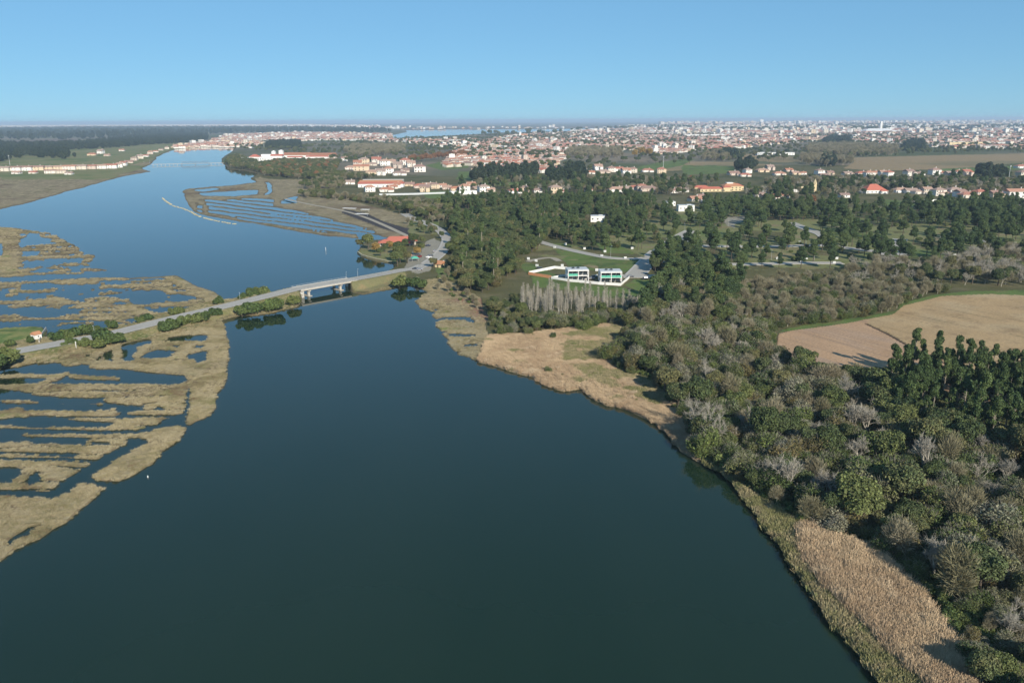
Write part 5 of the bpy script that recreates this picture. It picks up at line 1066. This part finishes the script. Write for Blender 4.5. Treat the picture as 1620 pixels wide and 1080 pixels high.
stand('scrub beside the access road', [(700,425),(722,415),(735,462),(760,470),(765,495),(700,460),(640,446),(650,438),(690,440)], 7, {'twiggy': .5, 'bush': .5}, .62, .3, thr=-.1, nscale=14)
stand('trees round the car park', [(640,345),(690,353),(703,372),(690,375),(655,368)], 11, {'oak': .2, 'bush': .3, 'twiggy': .5}, .8, .3)

# pick out single trees the photograph shows
SOLO = []
def solo(kind, px, py, scl, label, group=None, z=1.0, v=None, squash=1.0):
    x, y = at(px, py, z); SOLO.append((kind, x, y, z, scl, label, group, v, squash))
def clear_round(px, py, r):
    x, y = at(px, py, 1.0); global TREES
    TREES = [t for t in TREES if math.hypot(t[1]-x, t[2]-y) > r]
for q in ((1178,572,6),(1230,590,6),(1588,770,7),(1357,452,6),(1500,685,5)): clear_round(*q)
TREES = [(t[0], t[1], t[2], t[3], min(t[4], .8), t[5]) if pip([(1440,950),(1800,950),(1900,1300),(1480,1300)], *[np.array([v_]) for v_ in (float(proj([t[1]], [t[2]], [1.0])[0][0]), float(proj([t[1]], [t[2]], [1.0])[1][0]))])[0] else t for t in TREES]
HOLES = [[(1060,325),(1112,325),(1108,350),(1066,350)], [(930,345),(962,345),(962,368),(930,366)], [(1435,317),(1545,317),(1545,327),(1435,327)], [(968,300),(1036,300),(1036,312),(968,312)], [(1105,300),(1180,300),(1180,316),(1105,314)], [(1368,303),(1405,303),(1405,316),(1368,316)], [(640,300),(800,300),(800,312),(640,314)], [(885,440),(1035,444),(1040,470),(885,468)], [(1268,300),(1300,300),(1300,312),(1268,312)], [(1420,304),(1600,308),(1600,318),(1420,316)], [(545,285),(640,285),(645,306),(545,300)], [(1150,346),(1185,342),(1180,368),(1150,368)], [(835,432),(900,440),(900,462),(835,455)]]
ta_ = np.array([(t[1], t[2]) for t in TREES]); pa_, pb_, _d = proj(ta_[:, 0], ta_[:, 1], 1.0); kp = np.ones(len(TREES), bool)
for h_ in HOLES: kp &= ~pip(h_, pa_, pb_)
TREES = [t for t, k_ in zip(TREES, kp) if k_]
solo('bare', 1174, 574, 1.15, 'silvery leafless tree standing alone left of the ploughed field', v=0)
solo('bare', 1228, 590, 1.0, 'smaller silvery leafless tree right at the left corner of the ploughed field', v=1)
solo('bare', 1588, 772, 1.0, 'large pale leafless tree in the thicket at the right edge, under the tall dark trees', v=2)
solo('bare', 1355, 455, 1.35, 'big pale leafless tree left of the grove above the ploughed field', v=3)
solo('bare', 1415, 452, 1.2, 'pale leafless tree in the middle above the ploughed field', v=1)
solo('bare', 1540, 438, 1.1, 'pale leafless tree above the stubble field, left of the two large ones', v=0)
solo('bare', 1588, 440, 1.5, 'largest pale leafless tree above the stubble field', v=2)
solo('bare', 1612, 445, 1.4, 'pale leafless tree at the right edge above the stubble field', v=3)
solo('eucalyptus', 1438, 652, 1.4, 'tall broad dark tree at the left end of the stand, rising over the field', v=0, squash=.52)
solo('eucalyptus', 1462, 650, .8, 'second tall dark tree from the left end of the stand over the field', v=2)
solo('eucalyptus', 1450, 642, .76, 'tall dark tree just behind the broad one at the left end of the stand', v=1)
solo('oak', 1425, 650, 1.6, 'rounded dark tree under the left end of the tall stand')
solo('oak', 1300, 610, 1.15, 'dark rounded tree at the lower edge of the ploughed field')
solo('twiggy', 1300, 622, 1.5, 'dark brown twiggy tree at the lower edge of the ploughed field')
solo('willow', 1210, 680, 1.1, 'bright green bush in the middle of the riverside thicket')
# causeway bushes, bridge side first
for i, (a, b, s, lab) in enumerate([
    (463,481,1.55,'dark bush at the bridge end of the causeway, river side'), (436,489,2.0,'large dark bush second from the bridge, river side of the causeway'), (425,491,1.5,'bush leaning on the large one, river side of the causeway'),
    (398,495,1.9,'wide dark bush third from the bridge, river side of the causeway'), (383,497,1.5,'bush at the left foot of the wide one, river side of the causeway'),
    (399,470,1.6,'wide bush on the upper side of the causeway nearest the bridge'), (414,466,1.5,'upper side bush closest to the bridge head'), (384,473,1.1,'low bush left of the upper side pair near the bridge'),
    (346,480,1.25,'lone bush on the upper side of the causeway over the marsh'), (340,500,1.5,'dark bush at the right end of the river side hedge'), (322,506,1.5,'second bush of the river side hedge, counting from the bridge'),
    (308,510,1.4,'third bush of the river side hedge, counting from the bridge'), (292,513,1.4,'fourth bush of the river side hedge, counting from the bridge'), (276,518,1.5,'fifth bush of the river side hedge, counting from the bridge'), (262,523,1.4,'left end bush of the river side hedge'),
    (284,495,1.1,'small round bush on the upper side, middle of the causeway'), (275,497,1.1,'bush touching the small round one on the upper side of the causeway'), (232,507,1.1,'low bush on the upper side left of the middle of the causeway'), (222,510,1.0,'low bush next in line on the upper side of the causeway'),
    (177,518,1.15,'round bush on the upper side opposite the tall clump'), (138,528,1.5,'dark bush on the upper side near the cottage'), (150,526,1.2,'bush right of the dark one near the cottage'), (107,535,1.3,'bush on the upper side between cottage and marsh'), (92,538,1.3,'bush on the upper side closest to the cottage'), (118,532,1.3,'middle bush of the upper side row by the cottage'),
    (163,541,1.9,'tall dark clump on the river side of the causeway'), (180,542,1.6,'bush on the right of the tall clump, river side'), (156,549,1.3,'bush in front of the tall clump on the river side'), (115,546,1.15,'round bush on the river side opposite the cottage'), (135,547,1.1,'yellow green bush on the river side left of the tall clump'), (103,549,.8,'smallest bush on the river side opposite the cottage'),
    (5,578,2.4,'big dark bush at the left edge under the causeway'), (-14,585,2.4,'dark bush cut by the left edge under the causeway'), (48,541,.9,'shrub under the wall of the small cottage'), (16,547,.9,'shrub by the roadside left of the cottage'),
    (632,452,1.9,'tall dark bush right of the bridge, on the bank'), (636,446,1.3,'dark round bush on the road edge right of the bridge'), (655,452,1.6,'yellow green bush on the bank right of the bridge'), (668,454,1.5,'bush at the right end of the bank by the bridge')]):
    solo('bush', a, b+1, s*1.3, lab, 'bushes along the causeway', z=1.1)
for a, b, s, k, lab in [(583,395,1.2,'oak','large dark tree on the tip of the restaurant peninsula'), (570,395,.75,'oak','small dark tree at the very tip of the restaurant peninsula'), (595,400,.75,'ochre','ochre leaved tree in front of the restaurant'), (609,399,.65,'oak','small green tree in front of the restaurant terrace'), (602,406,.6,'oak','green tree at the waterside in front of the restaurant'), (617,394,.6,'ochre','small yellowish tree against the restaurant wall'),
    (633,415,1.15,'oak','tall dark tree in the row below the restaurant'), (629,421,1.0,'oak','dark tree at the waterside end of the row below the restaurant'), (631,402,.95,'oak','dark tree at the upper end of the row below the restaurant'), (641,394,.8,'oak','dark tree at the right front of the restaurant'), (655,391,1.05,'oak','round dark tree at the right end of the restaurant'), (645,417,.85,'oak','dark tree beside the orange canopy'), (667,400,.75,'oak','tree standing in the car park above the cars'), (686,424,.65,'oak','round dark tree left of the orange roofed hut'), (619,429,.4,'bush','little bush at the water by the road bend'),
    (669,386,.6,'oak','tree at the upper edge of the car park'), (682,371,.7,'oak','dark tree on the verge inside the road bend'), (688,368,.6,'oak','small dark tree at the road bend'), (699,378,.6,'oak','tree right beside the road bend'), (660,404,.6,'ochre','yellowish tree by the green canopy')]:
    solo(k, a, b, s*1.3, lab)
# standing out further off
for a, b, s, k, lab in [(1228,310,1.5,'pine','tall dark conifer behind the yellow mansion'), (1015,248,3.2,'ochre','large ochre tree clump in front of the far town'), (1027,248,2.8,'ochre','right half of the large ochre tree clump before the far town'), (1004,249,2.6,'ochre','left half of the large ochre tree clump before the far town'),
     (1283,325,1.5,'rust','rust brown tree below the yellow chapel'), (1093,290,1.5,'rust','rust coloured tree left of the yellow mansion'), (515,268,1.6,'rust','rust coloured tree below the hotel'),
     (1165,412,1.6,'pine','lone round pine on the plot above the lower street'), (1245,396,1.6,'pine','big round pine on the street in the middle of the plots'), (1130,400,1.5,'pine','tall pine left of the middle street'), (1122,386,1.4,'pine','pine right behind the tall one left of the middle street')]:
    solo(k, a, b, s, lab)
for i, t in enumerate(np.linspace(0, 1, 15)):
    solo('rust', 655+90*t-6, 258-11*t, 2.2+.3*math.sin(i*2.1), ['first','second','third','fourth','fifth','sixth','seventh','eighth','ninth','tenth','eleventh','twelfth','thirteenth','fourteenth','fifteenth'][i]+' from the left in the row of tall reddish brown trees', 'row of reddish brown trees')

# thin out where a solo stands, then split each kind: the largest in view as single trees, the rest as one mass
for k, x, y, z, s, lab, gr, v, sq in SOLO:
    plant(k, x, y, z, s, lab, gr, v, sq)
LOOK = {'willow': ['olive grey willow', 'bushy olive willow'], 'oak': ['', 'rounded dark tree'], 'eucalyptus': ['', 'slender dark eucalyptus'], 'pine': ['dark pine', 'dark pine'], 'bare': ['pale leafless tree', 'pale leafless tree'], 'poplar': ['pale upright poplar', 'pale upright poplar'], 'twiggy': ['', 'brown twiggy tree'], 'bush': ['low green bush', 'low green bush'], 'rust': ['rust brown tree', 'rust brown tree'], 'ochre': ['ochre tree', 'ochre tree']}
LIMIT = {'willow': 285, 'oak': 270, 'eucalyptus': 200, 'pine': 270, 'bare': 120, 'poplar': 120, 'twiggy': 170, 'bush': 90, 'rust': 20, 'ochre': 10}
STUFF_NAME = {'willow': 'willow_thicket', 'oak': 'evergreen_woodland', 'eucalyptus': 'eucalyptus_grove', 'pine': 'pine_wood', 'bare': 'leafless_wood', 'poplar': 'poplar_grove', 'twiggy': 'leafless_thicket', 'bush': 'bush_cover', 'rust': 'rust_wood', 'ochre': 'ochre_wood'}
MARKS = [(1560,1060,'by the bottom right corner'), (1600,960,'at the right edge, level with the reed bed'), (1520,960,'behind the lower reed bed'), (1440,880,'behind the upper reed bed'), (1350,820,'above the big reed bed'), (1260,800,'on the bank left of the foreground reed bed'), (1180,740,'at the narrow green shore'),
 (1120,690,'where the tan shore ends'), (1600,860,'at the right edge, midway down the thicket'), (1500,800,'in the heart of the thicket'), (1590,770,'near the large pale bare tree at the right'), (1400,760,'in the middle of the thicket'), (1300,740,'in the left middle of the thicket'), (1500,730,'at the foot of the tall dark stand'), (1400,680,'left of the foot of the tall dark stand'),
 (1300,670,'below the ploughed field'), (1210,680,'beside the bright green bush'), (1130,630,'above the end of the tan shore'), (1300,610,'on the lower edge of the ploughed field'), (1220,610,'below the left corner of the ploughed field'), (1170,560,'around the lone silvery tree'), (1080,600,'above the tan point'), (1080,540,'behind the upper tan point'), (1000,550,'inside the tan point'),
 (1440,620,'at the left end of the tall stand'), (1500,640,'in the left half of the tall stand'), (1560,650,'in the middle of the tall stand'), (1610,660,'at the right edge of the tall stand'), (1150,500,'left of the field tip'), (1250,490,'above the left tip of the ploughed field'), (1350,475,'above the middle of the ploughed field'), (1420,450,'above the corner of the stubble field'), (1500,435,'above the stubble field'), (1590,430,'above the stubble field at the right edge'),
 (1070,470,'right of the villa lawn'), (1120,430,'right of the wide access road'), (1060,420,'beside the wide access road'), (950,490,'at the right end of the poplar row'), (900,480,'in the middle of the poplar row'), (850,480,'at the left end of the poplar row'), (900,510,'below the poplar row'), (810,510,'left of the poplar row'), (750,440,'right of the orange roofed hut'), (780,400,'left of the walled garden'), (720,380,'beside the road bend'), (800,360,'deep in the wood left of the villas'),
 (860,390,'above the walled garden'), (740,340,'in the wood above the road bend'), (850,330,'in the upper wood'), (950,370,'behind the villas'), (950,330,'around the white house in the wood'), (1030,350,'left of the white cubic house'), (1000,390,'behind the green plot'), (1110,340,'beside the white cubic house'), (1150,370,'around the turning circle'), (1120,400,'on the left plots'), (1200,400,'on the middle plots'), (1240,370,'left of the curved side street'), (1320,360,'right of the curved side street'), (1300,410,'on the lower plots'), (1380,350,'on the upper right plots'),
 (1400,390,'by the right hand side street'), (1480,390,'on the lawn with long shadows'), (1500,350,'in the right hand pine wood'), (1580,350,'in the pine wood at the right edge'), (1560,390,'on the far right plots'), (1460,330,'before the long cream wall'), (1220,335,'before the pale walls'), (560,310,'on the wooded bank'), (640,325,'on the wooded bank above the mud field'), (500,290,'at the marsh end of the wooded bank'), (670,360,'round the upper car park'), (660,450,'on the bank below the hut')]
ORDN = ['', 'first', 'second', 'third', 'fourth', 'fifth', 'sixth', 'seventh', 'eighth', 'ninth', 'tenth', 'eleventh', 'twelfth', 'thirteenth', 'fourteenth', 'fifteenth', 'sixteenth', 'seventeenth', 'eighteenth', 'nineteenth', 'twentieth']
MK = np.array([(m_[0], m_[1]) for m_ in MARKS], float)
def ordered(n, w='from the left'):
    """n phrases that count a group off from left to right"""
    if n == 1: return ['']
    if n == 2: return [' on the left', ' on the right']
    out = []
    for i in range(n):
        if i == 0: q = ' leftmost'
        elif i == n-1: q = ' rightmost'
        elif i <= (n-1)/2: q = f' {ORDN[min(i+1, 20)]} from left'
        else: q = f' {ORDN[min(n-i, 20)]} from right'
        out.append(q)
    return out
def name_off(items, look):
    """items: (px, py, id) of one kind -> {id: label}; nearest landmark, then row, then count from the left"""
    g = {}; out = {}
    for px, py, i in items:
        k = int(np.argmin(np.hypot((MK[:, 0]-px), (MK[:, 1]-py)*1.6))); g.setdefault(k, []).append((px, py, i))
    for k, ls in g.items():
        ls.sort(key=lambda q: -q[1]); nrow = max(1, math.ceil(len(ls)/12)); per = math.ceil(len(ls)/nrow)
        for r_ in range(nrow):
            row = sorted(ls[r_*per:(r_+1)*per]); rw = '' if nrow == 1 else (['front row', 'back row'] if nrow == 2 else ['front row', 'second row', 'third row', 'fourth row', 'fifth row', 'sixth row', 'seventh row', 'eighth row'])[min(r_, 7)]
            for (px, py, i), od in zip(row, ordered(len(row))):
                tail = ','.join(x_ for x_ in (od, ' '+rw if rw else '') if x_)
                for lk in (look, ' '.join(look.split()[-2:]), look.split()[-1]):
                    out[i] = (lk+' '+MARKS[k][2]+(',' if tail else '')+tail).replace('  ', ' ')
                    if len(out[i].split()) <= 15: break
    return out
by = {}
for t in TREES: by.setdefault(t[0], []).append(t)
for k, lst in by.items():
    a = np.array([(t[1], t[2], t[3]) for t in lst]); px_, py_, d_ = proj(a[:, 0], a[:, 1], a[:, 2]+3)
    vis = (px_ > -15) & (px_ < 1635) & (py_ < 1120); order = np.argsort(np.where(vis, d_/np.array([t[4] for t in lst]), 1e9))
    one = [i for i in order[:LIMIT[k]] if vis[i]]; rest = sorted(set(range(len(lst)))-set(one))
    labs = name_off([(px_[i], py_[i], i) for i in one], LOOK[k][1])
    for i in one:
        _k, x, y, z, s, st_ = lst[i]; plant(k, x, y, z, s, labs[i], ((NAME[k][1]+'s in the '+st_).replace('bushs', 'bushes')), squash=1+.15*R.uniform(-1, 1))
    if rest:
        P3 = np.array([lst[i][1:4] for i in rest]); sc_ = np.array([lst[i][4] for i in rest])
        scatter(STUFF_NAME[k], {'willow': 'olive and grey willow scrub filling the thickets', 'oak': 'dark evergreen woodland further off', 'eucalyptus': 'eucalyptus trees deeper in the wood', 'pine': 'pines merging into woodland', 'bare': 'leafless pale trees further off', 'poplar': 'pale poplars behind', 'twiggy': 'brown leafless thickets in the middle distance', 'bush': 'low bushes between the trees', 'rust': 'rust brown trees', 'ochre': 'ochre trees'}[k], 'trees', k, joined(k), P3, sc_)
print('TREES', {k: len(v) for k, v in by.items()})

# far woods, seen as masses
proto('forest', clumps([(0, 0, 4.5, 2.8, 2.8, 3.6), (1.5, 1, 5, 1.8, 1.8, 2.4), (-1.4, .8, 4.6, 1.8, 1.8, 2.6), (0, -1.6, 5.4, 1.6, 1.6, 2.2)], 1500, .55, .6, .6), tubes(limbs(6, .35, 5, 2.2, .25), 4), M_FOREST, M_DBARK)
proto('forest', clumps([(0, 0, 5.2, 2.2, 2.2, 4.2), (1.2, -1, 4, 1.9, 1.9, 2.2), (-1.3, .8, 6.2, 1.5, 1.5, 2.0)], 1500, .55, .6, .6), tubes(limbs(7, .35, 5, 2.0, .25), 4), M_FOREST, M_DBARK)
def far_wood(name, label, key, polys, spacing, size, cap=9000, thr=None, ns=200, zones=None):
    XS = []
    for i, p in enumerate(polys):
        X, Y, Z = fill(p, spacing, thr=thr, nscale=ns, seed=211+i, gap=0, ok_zones=zones)
        if len(X): XS.append(np.c_[X, Y, np.zeros(len(X))+.8])
    P3 = np.concatenate(XS)
    if len(P3) > cap: P3 = P3[R.permutation(len(P3))[:cap]]
    print(name, len(P3)); scatter(name, label, 'trees', key, joined(key), P3, size*(.75+.5*R.random(len(P3))))
far_wood('riverside_forest', 'blue green forest left of the upper river', 'forest', [[(-900,262),(-900,228),(0,228),(40,230),(100,229),(130,228),(180,222),(240,214),(300,212),(330,215),(328,222),(290,227),(240,229),(180,234),(150,236),(100,238),(110,246),(130,249),(100,252),(60,250),(40,246),(28,254),(0,256)]], 17, 2.2)
far_wood('distant_forest', 'long dark blue forest band near the horizon', 'forest', [[(-900,224),(-900,206),(0,204.5),(150,203),(300,203),(470,203.5),(600,206),(618,210),(560,211.5),(440,210),(330,213),(240,215),(130,222),(0,222.5)]], 42, 4.2)
far_wood('town_trees', 'dark trees scattered between the houses of the plain', 'oak', [[(330,236),(420,226),(620,220),(1000,206),(1620,202),(2400,202),(2400,240),(1620,243),(1350,250),(1160,258),(1000,262),(850,280),(700,262),(560,258),(420,240)]], 30, 1.5, 16000, -.05, 160)
far_wood('plain_trees', 'bluish tree lines on the far plain', 'oak', [[(620,212),(1080,199),(1620,196),(2400,196),(2400,206),(1620,207),(1080,209),(800,216)]], 90, 4.0, 5000, .22, 500)
far_wood('grove_by_the_hotel', 'dark grove behind the hotel', 'forest', [[(420,235.5),(424,227),(475,225),(478,234),(450,236)]], 16, 1.8)
far_wood('bare_grove', 'grey leafless groves beyond the fields', 'twiggy', [[(1270,244),(1280,232),(1340,230),(1420,234),(1420,246),(1350,249)], [(1110,255),(1120,243),(1150,243),(1160,255)], [(1258,258),(1270,248),(1300,250),(1350,255),(1350,266),(1300,264)], [(895,250),(900,238),(980,238),(985,250)], [(540,240),(560,232),(640,232),(640,244),(560,250)]], 20, 2.0, 5000, -.3, 90)
far_wood('dark_groves', 'dark green groves beyond the fields', 'forest', [[(1425,240),(1435,227),(1460,226),(1462,240)], [(1140,252),(1145,243),(1162,243),(1168,252)], [(1162,272),(1170,262),(1195,260),(1196,268),(1180,274)], [(1300,226),(1310,220),(1345,220),(1345,227)], [(1290,262),(1300,256),(1320,258),(1318,266)], [(1470,210),(1475,205),(1550,202),(1552,209)], [(1225,208),(1230,204),(1250,204),(1250,208)], [(740,286),(760,274),(850,270),(850,284),(800,288)], [(1540,290),(1545,272),(1590,272),(1590,290)],[(858,294),(870,280),(920,268),(930,285),(900,296)]], 20, 2.1, 5000)

# reeds and marsh grass
def blade_clump(n, h, w, spread, lean, flat=.35):
    a = R.random(n)*6.283; r = spread*R.random(n)**.5; p = np.c_[r*np.cos(a), r*np.sin(a), np.zeros(n)-.1]
    d = np.c_[R.normal(size=n)*lean, R.normal(size=n)*lean, np.ones(n)]; L_ = h*(.6+.55*R.random(n)); q = p+d*L_[:, None]
    t = R.random(n)*6.283; s = np.c_[np.cos(t), np.sin(t), np.zeros(n)]*w
    V = np.stack([p-s, p+s, q+s*flat, q-s*flat], 1).reshape(-1, 3); return V, np.arange(4*n).reshape(-1, 4)
REEDM = [np_mesh('reed_clump', *blade_clump(200, 2.4, .028, .95, .20, .7), M_REED) for _ in range(4)]
TUFTM = [np_mesh('grass_clump', *blade_clump(110, .62, .04, .85, .4, .6), M_TUFT) for _ in range(4)]
SEDGM = [np_mesh('sedge_clump', *blade_clump(110, .62, .04, .85, .4, .6), M_SEDGE) for _ in range(3)]
def reeds(name, label, polys, spacing, meshes, key, zones, s0, s1, thr=None):
    XS = []
    for p in polys:
        X, Y, Z = fill(p, spacing, ok_zones=zones, thr=thr, nscale=9, gap=1.0, edge=.62); XS.append(np.c_[X, Y, Z-.05])
    P3 = np.concatenate(XS); n = len(P3); print(name, n)
    h = s0+(s1-s0)*np.clip(.5+.6*fbm(P3[:, 0]/12, P3[:, 1]/12, 301, 3)+.25*R.normal(size=n), 0, 1)
    wv = .7+.5*h; scatter(name, label, 'reeds' if key == 'reed' else 'grass', key, meshes, P3, np.c_[wv, wv, h])
reeds('reed_bed', 'dense tall pinkish dry reeds on the right bank in the foreground', [REEDS_BIG], .85, REEDM, 'reed', (3,), .55, 1.15)
reeds('reed_shore', 'low tan reeds on the point in mid river', [REEDS], 1.25, REEDM, 'reed', (3,), .2, .55)
reeds('point_sedge', 'green and olive sedge patches among the low reeds of the point', [REEDS], 1.1, SEDGM, 'sedge', (13,), .6, 1.6)
reeds('bank_grass', 'olive grass and sedge strip along the right shore', [BANK_STRIP], .9, SEDGM, 'sedge', (13,), .8, 2.4)
reeds('marsh_grass', 'tufted tan grass over the near marsh', [MARSH_A], 1.25, TUFTM, 'tuft', (2, 13), .2, .75)
reeds('causeway_grass', 'grass on the banks of the causeway and the upper marsh', [MARSH_B1, MARSH_B2, CAUSEWAY, PENINSULA], 2.2, TUFTM, 'tuft', (2, 13), .25, .85)
X, Y, Z = fill(THICKET, 2.1, gap=0); n = len(X); scatter('undergrowth', 'low undergrowth between the thicket trees', 'undergrowth', 'bush', joined('bush'), np.c_[X, Y, Z-.2], .35+.55*R.random(n)); print('under', n)
# ------------------------------------------------------------------ town houses nearest to us, one by one
TM = [(710,262,'at the left edge of the town'), (745,250,'behind the reddish trees'), (790,268,'on the green rim of the town'), (800,250,'left in the town'), (840,262,'low in the town'), (880,255,'in the middle of the town'), (860,240,'beyond the middle of the town'), (930,245,'below the town centre'), (1000,240,'beside the ochre trees'), (1060,248,'right of the ochre trees'), (1110,240,'at the right end of the town'), (760,275,'on the green field'), (820,274,'before the town, above the tree belt'), (870,272,'left of the roadside line'), (300,232,'in the village upstream'), (360,231,'at the head of the upper river'), (450,228,'behind the grove of the hotel'), (600,235,'above the factory quarter'), (1200,238,'above the white warehouse'), (1450,236,'beyond the tan fields')]
MK = np.array([(m_[0], m_[1]) for m_ in TM], float); MARKS = TM
labs = name_off([(px, py, i) for i, px, py in TOWN_HOUSES], 'white house')
for i, px, py in TOWN_HOUSES:
    x, y, r_, s, q, b_ = TOWN[i]; house(0, 0, int(R.integers(len(DES))), r_, labs[i], 'houses of the '+q, s, detail=False, xy=(x, y))

# ------------------------------------------------------------------ haze: the air between here and the horizon
mh = bpy.data.materials.new('haze_air'); mh.use_nodes = True; N = mh.node_tree.nodes; L = mh.node_tree.links
for n in list(N): N.remove(n)
out = N.new('ShaderNodeOutputMaterial'); pv = N.new('ShaderNodeVolumePrincipled'); pv.inputs['Color'].default_value = (.62, .80, 1.0, 1); pv.inputs['Density'].default_value = 0.000065; pv.inputs['Anisotropy'].default_value = 0.0
L.new(pv.outputs[0], out.inputs['Volume'])
hz_ = MB().box((0, 29000, 64), (118000, 62000, 132)).build('haze', mh); tag(hz_, 'thin blue haze over the plain', 'haze', kind='stuff')
